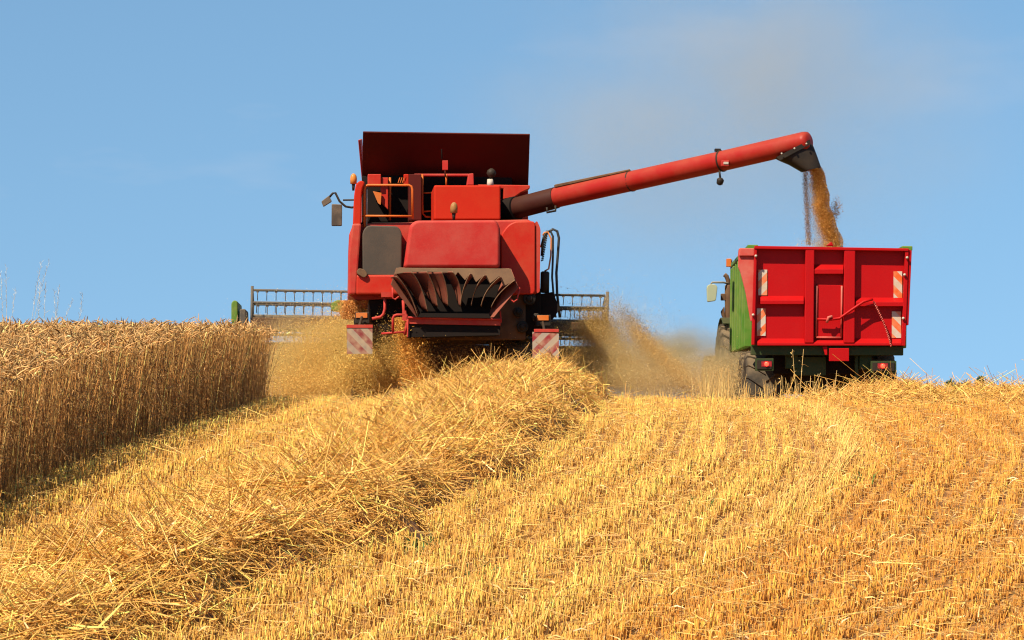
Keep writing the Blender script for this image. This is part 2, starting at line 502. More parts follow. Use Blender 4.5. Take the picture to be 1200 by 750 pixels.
# ------------------------------------------------------------------ stubble: rows of cut stalks
def stubble():
    S = Strands()
    bx = []; by = []
    for y0, y1, dens in ((8.5, 14, 1500), (14, 20, 1150), (20, 27, 850), (27, 36, 560), (36, 46, 60)):
        xl0 = -0.209 * y1 - 1.2; xr0 = 0.209 * y1 + 1.5
        n = int((y1 - y0) * (xr0 - xl0) * dens)
        bx.append(rng.uniform(xl0, xr0, n)); by.append(rng.uniform(y0, y1, n))
    x = np.concatenate(bx); y = np.concatenate(by)
    # snap to drill rows running with the curve of the last pass
    sp = 0.145
    off = np.where(x > line_b(y), line_b(y), sw_c(y) * 0.55 + line_b(y) * 0.45)
    u = x - off
    u = np.round(u / sp) * sp + rng.normal(0, 0.025, len(u))
    x = off + u
    # clumps along the row
    band0 = np.sin(u * 2 * math.pi / 0.58 + 0.35 * np.sin(y * 0.9) + 0.5 * np.sin(x * 1.3 + y * 0.4))
    clump = 0.38 * band0 + np.sin(y * 31 + np.round(u / sp) * 12.7) + np.sin(y * 13.3 + np.round(u / sp) * 5.1) + rng.normal(0, 0.9, len(x))
    keep = (x > wheat_edge(y) - 0.15) & (clump > -1.0) & (swath_h(x, y) < 0.10) & (rswath_h(x, y) < 0.10)
    x = x[keep]; y = y[keep]; u = u[keep]
    z = ground(x, y)
    N = len(x)
    right = x > line_b(y)
    near_line = np.exp(-((x - line_b(y) + 0.12) / 0.2) ** 2) * sstep(14.5, 18, y) * (1 - sstep(24, 27, y)) * (0.6 + 0.4 * np.sin(y * 6.1))
    patch = np.sin(x * 2.3 + y * 0.9) * np.sin(y * 1.7 - x * 0.8)
    h = rng.normal(0.094, 0.022, N) * (1 + 0.12 * patch)
    h = np.where(right, h * 0.92, h)
    h *= 1 + 0.9 * near_line * rng.uniform(0, 1.2, N)
    tall = rng.random(N) < 0.008
    h = np.where(tall, h * rng.uniform(1.4, 2.4, N), h)
    band = np.sin(u * 2 * math.pi / 0.58 + 0.35 * np.sin(y * 0.9) + 0.5 * np.sin(x * 1.3 + y * 0.4))
    h = h * (1 + 0.22 * band)
    h = np.clip(h, 0.03, 0.4)
    lean = rng.normal(0, 0.13, (N, 2)) + np.array([[0.06, 0.10]])
    # wheel tracks lie flatter
    lean[:, 0] += 0.45 * near_line * rng.normal(0.6, 0.5, N)
    vec = np.stack([lean[:, 0] * h, lean[:, 1] * h, h], -1)
    col = tone_of(N, (0.79, 0.415, 0.080), 0.25, 0.045)
    colr = tone_of(N, (0.70, 0.30, 0.040), 0.27, 0.045)
    mixr = np.clip(sstep(-0.1, 0.5, x - line_b(y)) * 0.9 + 0.1 * patch * right, 0, 1)[:, None]
    col = col * (1 - mixr) + colr * mixr
    col = col * (1 - 0.35 * near_line[:, None]) + tone_of(N, (0.76, 0.48, 0.17), 0.12, 0.04) * 0.35 * near_line[:, None]
    col = col * (1 + 0.14 * band[:, None])
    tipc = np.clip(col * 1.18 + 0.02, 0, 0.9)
    foot_shade = col * np.array([[0.5, 0.36, 0.28]])  # darker stalk foot, shade between the stalks put into the tone
    S.add(np.stack([x, y, z - 0.01], -1), vec, rng.uniform(0.0024, 0.0042, N), foot_shade * 0.5 + col * 0.5, prof=(1.1, 1, 0.95), sides=3, tip_tone=tipc)
    # dry leaf blades torn off beside the stalks
    n2 = int(N * 0.25); pk = rng.integers(0, N, n2)
    b = np.stack([x[pk], y[pk], z[pk] + h[pk] * rng.uniform(0.2, 0.8, n2)], -1)
    a = rng.uniform(0, 2 * math.pi, n2); ll = rng.uniform(0.04, 0.12, n2)
    v = np.stack([np.cos(a) * ll, np.sin(a) * ll, rng.normal(0.02, 0.04, n2)], -1)
    S.add(b, v, rng.uniform(0.002, 0.0045, n2), tone_of(n2, (0.62, 0.40, 0.14), 0.25, 0.08), bend=np.stack([0 * a, 0 * a, -ll * 0.6], -1), prof=(1, 1, 0.3), sides=2)
    o = S.build('stubble', M['straw'])
    tag(o, 'short golden cut stubble in curving rows over the whole field', 'stubble', kind='stuff')
    # loose litter
    S = Strands()
    n = 22000
    y = 9 + 25 * rng.random(n) ** 1.1; x = rng.uniform(-1, 1, n) * (0.209 * y + 1.2)
    k = (x > wheat_edge(y)) ; x = x[k]; y = y[k]; n = len(x)
    ll = rng.gamma(2.2, 0.05, n) + 0.03
    a = rng.uniform(0, 2 * math.pi, n)
    v = np.stack([np.cos(a) * ll, np.sin(a) * ll, rng.normal(0, 0.18, n) * ll], -1)
    S.add(np.stack([x, y, ground(x, y) + rng.uniform(0.0, 0.15, n)], -1), v, rng.uniform(0.0015, 0.003, n), tone_of(n, (0.70, 0.40, 0.11), 0.3, 0.05), prof=(1, 0.9), sides=3)
    o = S.build('straw_litter', M['straw'])
    tag(o, 'loose bits of straw scattered among the cut stubble', 'straw litter', kind='stuff')


stubble()


def low_weeds():
    S = Strands()
    for px, py in ((489, 640), (497, 634), (820, 590), (1010, 560), (300, 690), (690, 560), (560, 668)):
        d = 30.0
        for dd in np.arange(11, 30, 0.05):
            xx = (px - 600) / F * dd
            if HY - (float(ground(xx, dd)) + 0.05 - CZ) / dd * F < py:
                d = dd; break
        x0 = (px - 600) / F * d; n = 26
        x = x0 + rng.normal(0, 0.06, n); y = d + rng.normal(0, 0.12, n)
        h = rng.uniform(0.06, 0.16, n); a = rng.normal(0, 0.5, (n, 2))
        S.add(np.stack([x, y, ground(x, y)], -1), np.stack([a[:, 0] * h, a[:, 1] * h, h], -1), rng.uniform(0.003, 0.007, n), tone_of(n, (0.09, 0.15, 0.03), 0.25, 0.1), bend=np.stack([0 * h, 0 * h, -h * 0.3], -1), prof=(0.8, 1, 0.2), sides=2)
    o = S.build('weeds', M['leaf'])
    tag(o, 'few small green weeds growing low in the stubble', 'weeds', kind='stuff')


low_weeds()

# ------------------------------------------------------------------ straw swaths
def mound(name, xs, ys, hf, label):
    X, Y = np.meshgrid(xs, ys)
    H = hf(X, Y) 
    Z = ground(X, Y) + H * 0.72 - 0.03 + 0.02 * np.sin(X * 23 + Y * 9) * np.sin(Y * 19 - X * 7)
    n0, n1_ = len(xs), len(ys)
    i = np.arange(n0 * n1_).reshape(n1_, n0)
    f = np.stack([i[:-1, :-1], i[:-1, 1:], i[1:, 1:], i[1:, :-1]], -1)
    hm = np.maximum(np.maximum(H[:-1, :-1], H[1:, 1:]), np.maximum(H[:-1, 1:], H[1:, :-1]))
    f = f[hm > 0.02].reshape(-1, 4)
    return np.stack([X.ravel(), Y.ravel(), Z.ravel()], -1), f


def swath_obj(name, label, xs, ys, hf, sampler, n, dirf):
    v, f = mound(name, xs, ys, hf, label)
    S = Strands()
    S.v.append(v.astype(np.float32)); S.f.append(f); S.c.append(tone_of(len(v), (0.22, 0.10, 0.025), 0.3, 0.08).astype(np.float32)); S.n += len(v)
    x, y = sampler(n)
    hh = hf(x, y)
    k = hh > 0.02
    x = x[k]; y = y[k]; hh = hh[k]; n = len(x)
    dep = rng.random(n) ** 1.3
    z = ground(x, y) + hh * (1.0 - 0.45 * dep) + 0.0
    ll = np.clip(rng.gamma(4, 0.065, n), 0.06, 0.75)
    a = dirf(x, y, n)
    up = rng.normal(0.08, 0.30, n)
    loose = rng.random(n) < 0.05
    up = np.where(loose, rng.uniform(0.3, 1.0, n), up)
    # follow the slope of the heap
    e = 0.06
    sx = (hf(x + e, y) - hf(x - e, y)) / (2 * e); sy = (hf(x, y + e) - hf(x, y - e)) / (2 * e)
    slope = np.clip(sx * np.cos(a) + sy * np.sin(a), -1.2, 1.2)
    up = up + slope * 0.8
    d = np.stack([np.cos(a), np.sin(a), up], -1); d /= np.linalg.norm(d, axis=1, keepdims=True)
    vec = d * ll[:, None]
    base = np.stack([x, y, z], -1) - vec * np.where(loose, 0.15, 0.5)[:, None]
    bd = rng.normal(0, 0.17, (n, 3)) * ll[:, None]; bd[:, 2] -= 0.08 * ll
    col = tone_of(n, (0.79, 0.42, 0.095), 0.34, 0.05)
    S.add(base, vec, rng.uniform(0.0020, 0.0042, n), col, bend=bd, prof=(1, 1, 0.85), sides=3)
    m = int(n * 0.45); pk = rng.integers(0, n, m)
    bx = x[pk] + rng.normal(0, 0.08, m); by = y[pk] + rng.normal(0, 0.08, m)
    l2 = rng.uniform(0.03, 0.14, m); a2 = rng.uniform(0, 2 * math.pi, m)
    bz = ground(bx, by) + hf(bx, by) * (1.0 - 0.35 * rng.random(m)) + 0.01
    S.add(np.stack([bx, by, bz], -1), np.stack([np.cos(a2) * l2, np.sin(a2) * l2, rng.normal(0.1, 0.4, m) * l2], -1), rng.uniform(0.002, 0.006, m), tone_of(m, (0.74, 0.41, 0.11), 0.36, 0.06),
          bend=rng.normal(0, 0.35, (m, 3)) * l2[:, None], prof=(0.8, 1, 0.4), sides=2)
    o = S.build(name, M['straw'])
    tag(o, label, 'straw swath', kind='stuff')


def samp_main(n):
    y = 9.0 + 30.8 * rng.random(n) ** 1.05
    x = sw_c(y) + sw_w(y) * np.clip(rng.normal(0.12, 0.47, n), -1.1, 1.04)
    return x, y


swath_obj('straw_swath', 'wide heaped swath of loose golden straw trailing behind the red harvester', np.arange(-6.5, 2.2, 0.07), np.arange(8.5, 40.3, 0.12), swath_h, samp_main, 120000,
          lambda x, y, n: np.where(rng.random(n) < 0.55, rng.normal(0.9, 0.5, n) + math.pi * rng.integers(0, 2, n), rng.uniform(0, 2 * math.pi, n)))


def samp_r(n):
    x = rng.uniform(3.1, 9.5, n)
    return x, rs_y(x) + (1.5 + 0.1 * x) * np.clip(rng.normal(0, 0.5, n), -0.99, 0.99)


swath_obj('straw_swath', 'low straw swath along the crest to the right of the trailer', np.arange(3.0, 9.8, 0.07), np.arange(21, 33.5, 0.12), rswath_h, samp_r, 26000,
          lambda x, y, n: rng.uniform(0, 2 * math.pi, n))

# ------------------------------------------------------------------ standing wheat
def wheat():
    S = Strands()
    xs = []; ys = []
    xs.append(rng.uniform(-9, 1.9, 5200)); ys.append(rng.uniform(50.2, 56, 5200))      # crop still standing ahead of the header
    for y0, y1, dens in ((9, 16, 380), (16, 24, 400), (24, 31, 420), (31, 40, 320), (40, 52, 130)):
        xl = -0.209 * y1 - 1.6
        n = int((y1 - y0) * (-2.5 - xl) * dens)
        xs.append(rng.uniform(xl, -2.5, n)); ys.append(rng.uniform(y0, y1, n))
    x = np.concatenate(xs); y = np.concatenate(ys)
    ex = wheat_edge(y) + 0.05 * np.sin(y * 7) + 0.04 * np.sin(y * 17)
    x2 = rng.uniform(-0.3, 0.06, 3500); y2 = rng.uniform(13, 33, 3500)     # thicker along the cut edge
    x = np.concatenate([x, wheat_edge(y2) + x2]); y = np.concatenate([y, y2])
    ex = wheat_edge(y) + 0.05 * np.sin(y * 7) + 0.04 * np.sin(y * 17)
    k = ((x < ex) | (y > 50)) & (x > -0.209 * y - 1.6)
    x = x[k]; y = y[k]; N = len(x)
    z = ground(x, y)
    patch = np.sin(x * 1.7 + 0.5 * y) * np.sin(0.8 * y - x)
    h = rng.normal(0.915, 0.036, N) + 0.02 * patch
    short = rng.random(N) < 0.12
    h = np.where(short, h * rng.uniform(0.6, 0.95, N), h)
    lean = rng.normal(0, 0.07, (N, 2)); lean[:, 0] += 0.03
    vec = np.stack([lean[:, 0] * h, lean[:, 1] * h, h], -1)
    base = np.stack([x, y, z - 0.01], -1)
    stem = tone_of(N, (0.56, 0.305, 0.10), 0.45, 0.06)
    bend = np.stack([lean[:, 0] * 0.3, lean[:, 1] * 0.3, np.zeros(N)], -1)
    S.add(base, vec, rng.uniform(0.0018, 0.0028, N), stem * 0.85, bend=bend, prof=(1.1, 1.0, 0.7), sides=3, tip_tone=stem)
    # nodding ears
    tip = base + vec + bend
    a = rng.uniform(0, 2 * math.pi, N)
    el_ = rng.normal(-0.35, 0.7, N)
    ll = rng.uniform(0.055, 0.09, N)
    d = np.stack([np.cos(a) * np.cos(el_), np.sin(a) * np.cos(el_), np.sin(el_)], -1) * ll[:, None]
    first = np.stack([d[:, 0] * 0.7, d[:, 1] * 0.7, ll * 0.75], -1)
    ear = tone_of(N, (0.56, 0.325, 0.12), 0.40, 0.06)
    S.add(tip, first, rng.uniform(0.0052, 0.0078, N), ear, bend=d - first * 0.55, prof=(0.3, 1.0, 1.05, 0.75, 0.15), ts=(0, 0.18, 0.5, 0.8, 1), sides=4, flat=0.75)
    # dry leaves
    for rep in range(2):
        pk = np.nonzero(rng.random(N) < 0.6)[0]; n = len(pk)
        t = rng.uniform(0.2, 0.72, n)
        b = base[pk] + vec[pk] * t[:, None]
        a = rng.uniform(0, 2 * math.pi, n); L_ = rng.uniform(0.08, 0.2, n)
        v = np.stack([np.cos(a) * L_, np.sin(a) * L_, L_ * rng.uniform(0.0, 0.9, n)], -1)
        bd = np.stack([0 * a, 0 * a, -L_ * rng.uniform(0.6, 1.5, n)], -1)
        S.add(b, v, rng.uniform(0.002, 0.0045, n), tone_of(n, (0.46, 0.25, 0.085), 0.28, 0.08), bend=bd, prof=(0.8, 1, 0.7, 0.1), sides=2)
    o = S.build('standing_wheat', M['wheat'])
    tag(o, 'uncut block of ripe brown wheat standing left of the stubble', 'wheat', kind='stuff')


wheat()

# ------------------------------------------------------------------ combine harvester
class Frame:
    def __init__(s, name, loc, rz, ry, d0):
        s.root = bpy.data.objects.new(name, None); COL.objects.link(s.root)
        s.root.empty_display_size = 0.5
        s.root.location = loc; s.root.rotation_euler = (0, ry, rz)
        s.mw = Matrix.Translation(Vector(loc)) @ Matrix.Rotation(rz, 4, 'Z') @ Matrix.Rotation(ry, 4, 'Y')
        s.inv = s.mw.inverted(); s.d0 = d0

    def q(s, px, py, k):
        return s.inv @ P(px, py, s.d0 + k)

    def poly(s, pts, k):
        return [s.q(x, y, k) for x, y in pts]

    def prism(s, mb, pts, k0, k1, mat, shrink=None):
        """outline in photo pixels at depth k0, pushed back to k1 along the machine"""
        a = s.poly(pts, k0)
        b = [v + Vector((0, k1 - k0, 0)) for v in a]
        if shrink:
            c = sum(b, Vector()) / len(b)
            b = [Vector((c.x + (v.x - c.x) * shrink[0], v.y, c.z + (v.z - c.z) * shrink[1])) for v in b]
        mb.loft([a, b], mat)
        return mb

    def rect(s, mb, x0, y0, x1, y1, k0, k1, mat):
        return s.prism(mb, [(x0, y1), (x1, y1), (x1, y0), (x0, y0)], k0, k1, mat)

    def tube(s, mb, pts, r, mat, n=8):
        """pts: (px, py, k)"""
        return mb.tube([s.q(*p) for p in pts], r, mat, n)


def rounded(pts, r, n=3):
    """round the corners of a pixel outline"""
    out = []; N = len(pts)
    for i in range(N):
        p = Vector(pts[i]); a = Vector(pts[i - 1]); b = Vector(pts[(i + 1) % N])
        rr = min(r, (a - p).length * 0.45, (b - p).length * 0.45)
        p0 = p + (a - p).normalized() * rr; p1 = p + (b - p).normalized() * rr
        for k in range(n + 1):
            t = k / n
            out.append(tuple(p0 * (1 - t) ** 2 + p * 2 * t * (1 - t) + p1 * t * t))
    return out


def tyre_mb(Rr, W, rr, nl, mat, lug=0.05, lugw=0.05):
    mb = MB()
    h = W / 2
    prof = [(-h * 0.8, rr), (-h * 0.97, rr + (Rr - rr) * 0.3), (-h, rr + (Rr - rr) * 0.65), (-h * 0.9, Rr - lug * 1.5), (-h * 0.75, Rr - lug), (0, Rr - lug * 0.8),
            (h * 0.75, Rr - lug), (h * 0.9, Rr - lug * 1.5), (h, rr + (Rr - rr) * 0.65), (h * 0.97, rr + (Rr - rr) * 0.3), (h * 0.8, rr)]
    mb.lathe(prof, (0, 0, 0), (1, 0, 0), mat, 48)
    for sd_ in (-1, 1):
        for i in range(nl):
            a0 = 2 * math.pi * (i + (0.5 if sd_ > 0 else 0)) / nl
            rings = []
            for t, rad in ((0.02, Rr), (0.5, Rr), (0.88, Rr - lug * 0.4), (1.0, Rr - lug * 2.2)):
                a = a0 + t * 0.34
                x = sd_ * h * t * 1.0
                da = lugw / Rr / 2 * (1 + 0.4 * t)
                rings.append([(x, math.sin(a - da) * (rad - lug * 1.4), math.cos(a - da) * (rad - lug * 1.4)), (x, math.sin(a + da) * (rad - lug * 1.4), math.cos(a + da) * (rad - lug * 1.4)),
                              (x, math.sin(a + da * 0.7) * rad, math.cos(a + da * 0.7) * rad), (x, math.sin(a - da * 0.7) * rad, math.cos(a - da * 0.7) * rad)])
            mb.loft(rings, mat)
    return mb


def rim_mb(W, rr, mat, dark):
    mb = MB(); h = W / 2
    mb.lathe([(-h * 0.8, rr * 1.0), (-h * 0.75, rr * 0.9), (-h * 0.3, rr * 0.82), (-h * 0.25, rr * 0.35), (-h * 0.45, rr * 0.3), (-h * 0.45, 0.02)], (0, 0, 0), (1, 0, 0), mat, 28)
    mb.lathe([(h * 0.8, rr * 1.0), (h * 0.75, rr * 0.9), (h * 0.3, rr * 0.82), (h * 0.25, rr * 0.35), (h * 0.45, rr * 0.3), (h * 0.45, 0.02)], (0, 0, 0), (1, 0, 0), mat, 28)
    for s_ in (-1, 1):
        for k in range(8):
            a = 2 * math.pi * k / 8
            mb.lathe([(0, 0.018), (0.03, 0.018), (0.035, 0.006)], (s_ * h * 0.3, math.sin(a) * rr * 0.55, math.cos(a) * rr * 0.55), (s_, 0, 0), dark, 6)
    return mb


def wheel(parent, loc, Rr, W, rr, nl, rimmat, lug=0.05):
    w_ = rim_mb(W, rr, rimmat, M['black']).build('wheel', parent)
    w_.location = loc
    t_ = tyre_mb(Rr, W, rr, nl, M['rubber'], lug, lug).build('tyre', w_)
    return w_


def harvester():
    X0 = (520 - 600) / F * 40
    gz = float(ground(X0, 40.0))
    fr = Frame('combine_harvester', (X0, 40.0, gz), R(4.0), R(1.0), 40.0)
    rt = fr.root
    tag(rt, 'big dusty red combine harvester seen from behind, unloading grain through its raised pipe', 'combine harvester')
    q = fr.q
    red, hood = M['red'], M['red_hood']
    # ---- main body shell behind the hoods
    b = MB()
    fr.prism(b, [(408, 345), (418, 352), (628, 345), (633, 338), (632, 268), (620, 257), (414, 262), (409, 275)], 0.62, 5.4, M['red_old'])
    fr.prism(b, [(417, 345), (478, 345), (478, 322), (417, 322)], 0.30, 0.62, red)
    fr.prism(b, [(409, 345), (417.5, 345), (423.5, 262), (413, 262), (408, 300)], 0.30, 0.70, M['red_old'])
    b.build('body', rt, 0.03)
    # left service panel (dark grey)
    b = MB()
    fr.prism(b, rounded([(425, 322.5), (470.5, 324), (471, 272), (466, 265), (430, 264), (424.5, 272)], 5), 0.33, 0.60, M['grey'])
    b.build('side_panel', rt, 0.02)
    b = MB(); fr.prism(b, rounded([(417, 320), (427, 326), (431, 322), (428, 316), (420, 314)], 3), 0.24, 0.34, M['brown'])
    b.build('latch', rt, 0.01)
    # undercarriage, dark
    b = MB()
    fr.rect(b, 432, 340, 616, 398, 0.7, 4.5, M['brown'])
    fr.rect(b, 415, 372, 640, 392, 1.2, 1.6, M['dark'])
    fr.rect(b, 585, 338, 634, 392, 0.75, 1.8, M['dark'])
    fr.prism(b, [(432, 352), (478, 350), (478, 386), (455, 392), (436, 378)], 0.62, 0.72, M['dark'])
    for cx_, cy_, r_ in ((620, 350, 0.11), (607, 366, 0.08), (628, 372, 0.07), (612, 383, 0.1)):
        c = q(cx_, cy_, 0.66); b.lathe([(0, r_), (0.07, r_), (0.07, r_ * 0.5), (0.1, r_ * 0.45)], c, (0, -1, 0), M['black'], 16)
    b.build('chassis', rt, 0.015)
    # ---- rear hood: a tapered rounded cover that sticks out
    b = MB()
    A = fr.poly(rounded([(473, 314), (585.8, 314), (586.2, 268), (582, 258), (487, 258.5), (480, 264)], 4), 0.0)
    Bk = [v + Vector((0, 0.62, 0)) for v in A]
    mid = sum(A, Vector()) / len(A)
    A0 = [Vector((mid.x + (v.x - mid.x) * 0.96, v.y - 0.05, mid.z + (v.z - mid.z) * 0.93)) for v in A]
    b.loft([A0, A, Bk], hood)
    b.build('rear_hood', rt, 0.025, 3)
    # right shoulder panel with its door seam
    b = MB()
    fr.prism(b, rounded([(587, 345), (627, 345), (627.4, 259), (603, 259.5), (595, 264), (587, 275)], 5), 0.55, 1.0, red)
    b.build('rear_panel', rt, 0.02)
    b = MB(); fr.prism(b, rounded([(629, 344), (632.5, 342), (633.5, 268), (630, 260), (628.6, 259)], 3), 0.57, 2.5, M['red_old'])
    b.build('corner_panel', rt, 0.015)
    # ---- engine deck
    b = MB()
    fr.rect(b, 508.5, 217, 586.7, 257.5, 0.7, 2.0, M['orange'])
    b.build('engine_cover', rt, 0.03, 3)
    b = MB()
    fr.rect(b, 422, 260.5, 600, 265, 0.64, 2.7, M['dark'])            # deck floor
    fr.rect(b, 424, 206, 600, 260, 2.45, 2.6, M['dark'])           # back of the tank, its shade painted in as near black
    b.build('deck', rt, 0.01)
    b = MB()
    fr.prism(b, rounded([(412.5, 300), (420.5, 300), (423, 262), (424, 222), (428, 213.5), (423, 211), (417, 215), (415, 228)], 4), 0.45, 2.2, M['orange'])
    b.build('side_fairing', rt, 0.02)
    # items on the deck
    b = MB()
    fr.rect(b, 431, 204, 446.5, 217, 1.9, 2.3, red)
    fr.rect(b, 446.5, 208, 455, 217, 1.95, 2.3, red)
    fr.rect(b, 473, 204, 479, 217, 1.9, 2.0, M['orange'])
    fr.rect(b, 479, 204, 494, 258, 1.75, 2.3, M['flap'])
    fr.prism(b, [(446, 217), (455, 217), (455, 246), (446, 237)], 2.0, 2.1, red)
    b.build('engine_housing', rt, 0.012)
    b = MB(); fr.prism(b, [(437, 224), (447, 226), (446, 240), (443, 238)], 1.93, 1.97, M['lamp_orange'])
    b.build('reflector', rt)
    b = MB()
    for k in range(4):
        fr.prism(b, [(466 + 2.5 * k, 214), (468 + 2.5 * k, 208), (469 + 2.5 * k, 208), (467 + 2.5 * k, 214)], 1.9, 1.93, M['rail'])
    fr.tube(b, [(457, 208, 2.1), (457, 258, 2.1)], 0.02, M['rail'])
    fr.tube(b, [(495, 204, 2.0), (495, 250, 2.0), (499, 254, 2.0), (508, 254.5, 2.0)], 0.017, M['rail'])
    fr.tube(b, [(495, 226, 2.0), (508, 226, 2.0)], 0.013, M['rail'])
    fr.tube(b, [(495, 248, 2.0), (508, 247, 2.0)], 0.013, M['rail'])
    fr.tube(b, [(523, 204, 2.05), (523, 218, 2.05)], 0.016, M['rail'])
    b.build('ladder_rail', rt)
    # guard rail of the service platform
    b = MB()
    fr.tube(b, [(427, 266, 0.55), (427, 222, 0.55), (428.2, 218.4, 0.55), (431, 217, 0.55), (479, 217, 0.55), (482, 218.4, 0.55), (483.3, 222, 0.55), (483.4, 256, 0.55)], 0.02, M['rail'])
    fr.tube(b, [(424, 253, 0.55), (483.4, 253.4, 0.55)], 0.018, M['rail'])
    b.build('guard_rail', rt)
    b = MB(); fr.tube(b, [(430, 222, 0.62), (429.5, 268, 0.62)], 0.014, M['white'])
    b.build('post', rt)
    # ---- grain tank and its opened covers
    b = MB()
    fr.prism(b, [(424, 262), (619, 262), (619, 218), (424, 210)], 2.62, 5.3, M['red_old'])
    fr.prism(b, [(556, 216), (621, 217), (621, 221), (610, 226), (596, 236), (590, 236), (590, 221), (556, 219)], 2.2, 2.6, red)
    fr.rect(b, 485, 203.5, 550, 206.5, 2.1, 2.25, M['red_hood'])
    fr.prism(b, [(547, 217), (555.5, 217), (555, 203), (549, 203.5)], 1.9, 2.2, M['red_hood'])
    b.build('grain_tank', rt, 0.015)

    def flap(name, pts_lo, pts_hi, k_lo, k_hi, mat, th=0.03):
        b_ = MB()
        a_ = [q(*pts_lo[0], k_lo), q(*pts_lo[1], k_lo), q(*pts_hi[1], k_hi), q(*pts_hi[0], k_hi)]
        nrm = (a_[1] - a_[0]).cross(a_[3] - a_[0]).normalized()
        b_.loft([a_, [v - nrm * th for v in a_]], mat)
        return b_.build(name, rt, 0.008)
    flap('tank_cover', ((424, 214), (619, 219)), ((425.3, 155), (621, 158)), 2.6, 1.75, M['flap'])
    b = MB()   # side flaps, leaning outward, seen edge on
    a_ = [q(424, 212, 2.7), q(424, 212, 5.2), q(422, 163, 5.0), q(419.6, 164, 2.3)]
    b.loft([a_, [v + Vector((0.04, 0, 0)) for v in a_]], M['red_hood'])
    b.build('tank_cover', rt, 0.008)
    b = MB()
    a_ = [q(618, 218, 2.9), q(618, 218, 5.2), q(619, 164, 5.0), q(620, 164, 3.0)]
    b.loft([a_, [v - Vector((0.04, 0, 0)) for v in a_]], M['red_old'])
    b.build('tank_cover', rt, 0.008)
    b = MB()
    fr.rect(b, 518.5, 188, 525, 199, 1.55, 1.62, M['red_hood'])
    fr.tube(b, [(521.7, 199, 1.6), (521.7, 206, 2.1)], 0.015, M['steel'])
    fr.tube(b, [(517.5, 175, 1.75), (518, 186, 1.8)], 0.012, M['dark'])
    b.build('grain_probe', rt, 0.01)
    b = MB()
    c = q(575.8, 203, 1.6)
    b.lathe([(-0.075, 0.02), (-0.06, 0.055), (0, 0.082), (0.05, 0.065), (0.08, 0.02)], c, (0, 0, 1), M['black'], 16)
    fr.tube(b, [(574.5, 210, 1.6), (574.5, 219, 1.6)], [0.05, 0.06], M['white'])
    b.build('air_intake', rt)
    # cab at the front
    b = MB()
    fr.prism(b, rounded([(436, 345), (600, 345), (603, 236), (433, 234)], 6), 5.6, 7.4, M['glass'])
    fr.rect(b, 430, 226, 606, 236, 5.5, 7.6, red)
    for x_ in (434, 600):
        fr.rect(b, x_ - 3, 236, x_ + 3, 345, 5.55, 5.62, M['black'])
    b.build('cab', rt, 0.03)

    # beacons
    def beacon(px, py, k, mat, r=0.058):
        b_ = MB(); c_ = q(px, py, k)
        b_.lathe([(-0.09, r * 0.6), (-0.085, r * 0.95), (0.0, r), (0.05, r * 0.85), (0.085, r * 0.4), (0.09, 0.004)], c_, (0, 0, 1), mat, 18)
        o = b_.build('beacon', rt)
        b_ = MB(); b_.tube([c_ + Vector((0, 0, -0.08)), c_ + Vector((0, 0, -0.2))], [r * 0.55, r * 0.35], M['black'], 10)
        b_.build('beacon_stem', o)
    beacon(414.3, 209.5, 1.5, M['amber'])
    beacon(532, 243.5, 0.3, M['amber_old'], 0.062)
    b = MB(); fr.tube(b, [(532, 257.5, 0.3), (532, 250, 0.3)], 0.018, M['steel']); b.build('beacon_post', rt)
    # mirrors on the cab's left
    b = MB()
    fr.prism(b, rounded([(388.4, 264.5), (400.8, 264.5), (401, 239.5), (388.6, 239)], 1.5), 5.9, 6.02, M['mirror_back'])
    b.build('mirror', rt, 0.012)
    b = MB()
    fr.prism(b, rounded([(376.5, 236), (379, 242.3), (389, 236), (385.5, 229)], 1.2), 5.95, 6.05, M['mirror_back'])
    b.build('mirror', rt, 0.012)
    b = MB()
    fr.tube(b, [(434, 240, 6.0), (412, 243.2, 6.0), (405, 242, 6.0), (398, 236, 6.0), (393, 226, 6.0), (390, 226.5, 6.0), (386, 231, 6.0)], 0.021, M['black'])
    fr.tube(b, [(432, 234, 6.0), (402, 234.5, 6.0)], 0.016, M['black'])
    b.build('mirror_arm', rt)

    # ---- straw chopper and spreader with curved vanes
    def z2(x, y):
        return (440 + x / 6.667, 300 + y / 6.667)
    b = MB()
    fr.prism(b, [z2(*p) for p in ((165, 92), (1055, 99), (1092, 190), (1000, 238), (968, 158), (893, 216), (852, 148), (787, 204), (738, 138), (700, 190), (645, 126), (612, 170), (575, 132), (450, 124), (280, 124), (150, 142))], -0.40, -0.385, M['tan'])
    a_ = fr.poly([z2(165, 94), z2(1055, 101)], -0.10); c_ = fr.poly([z2(190, 90), z2(1040, 96)], 0.2)
    b.loft([[a_[0], a_[1], c_[1], c_[0]], [v + Vector((0, 0, -0.018)) for v in (a_[0], a_[1], c_[1], c_[0])]], M['vane'])
    b.build('spreader_deck', rt, 0.004)
    b = MB()
    fr.prism(b, [z2(*p) for p in ((150, 150), (1070, 150), (1000, 330), (900, 485), (340, 485), (220, 330))], 0.05, 0.1, M['dark'])  # backing plate, shade between the vanes painted as near black
    fr.prism(b, [z2(*p) for p in ((330, 478), (900, 485), (885, 450), (350, 445))], -0.3, 0.05, M['dark'])
    b.build('chopper_housing', rt)
    for sgn, pts in ((-1, (110, 205, 150, 135, 345, 482, 300, 470)), (1, (1112, 240, 1060, 98, 885, 482, 935, 470))):
        pass
    # side cheeks
    b = MB()
    a_ = [q(*z2(118, 222), -0.50), q(*z2(160, 95), -0.12), q(*z2(185, 100), 0.0), q(*z2(350, 482), -0.1), q(*z2(318, 478), -0.32)]
    b.loft([a_, [v + Vector((0.012, 0.012, 0)) for v in a_]], M['vane']); b.build('side_cheek', rt, 0.003)
    b = MB()
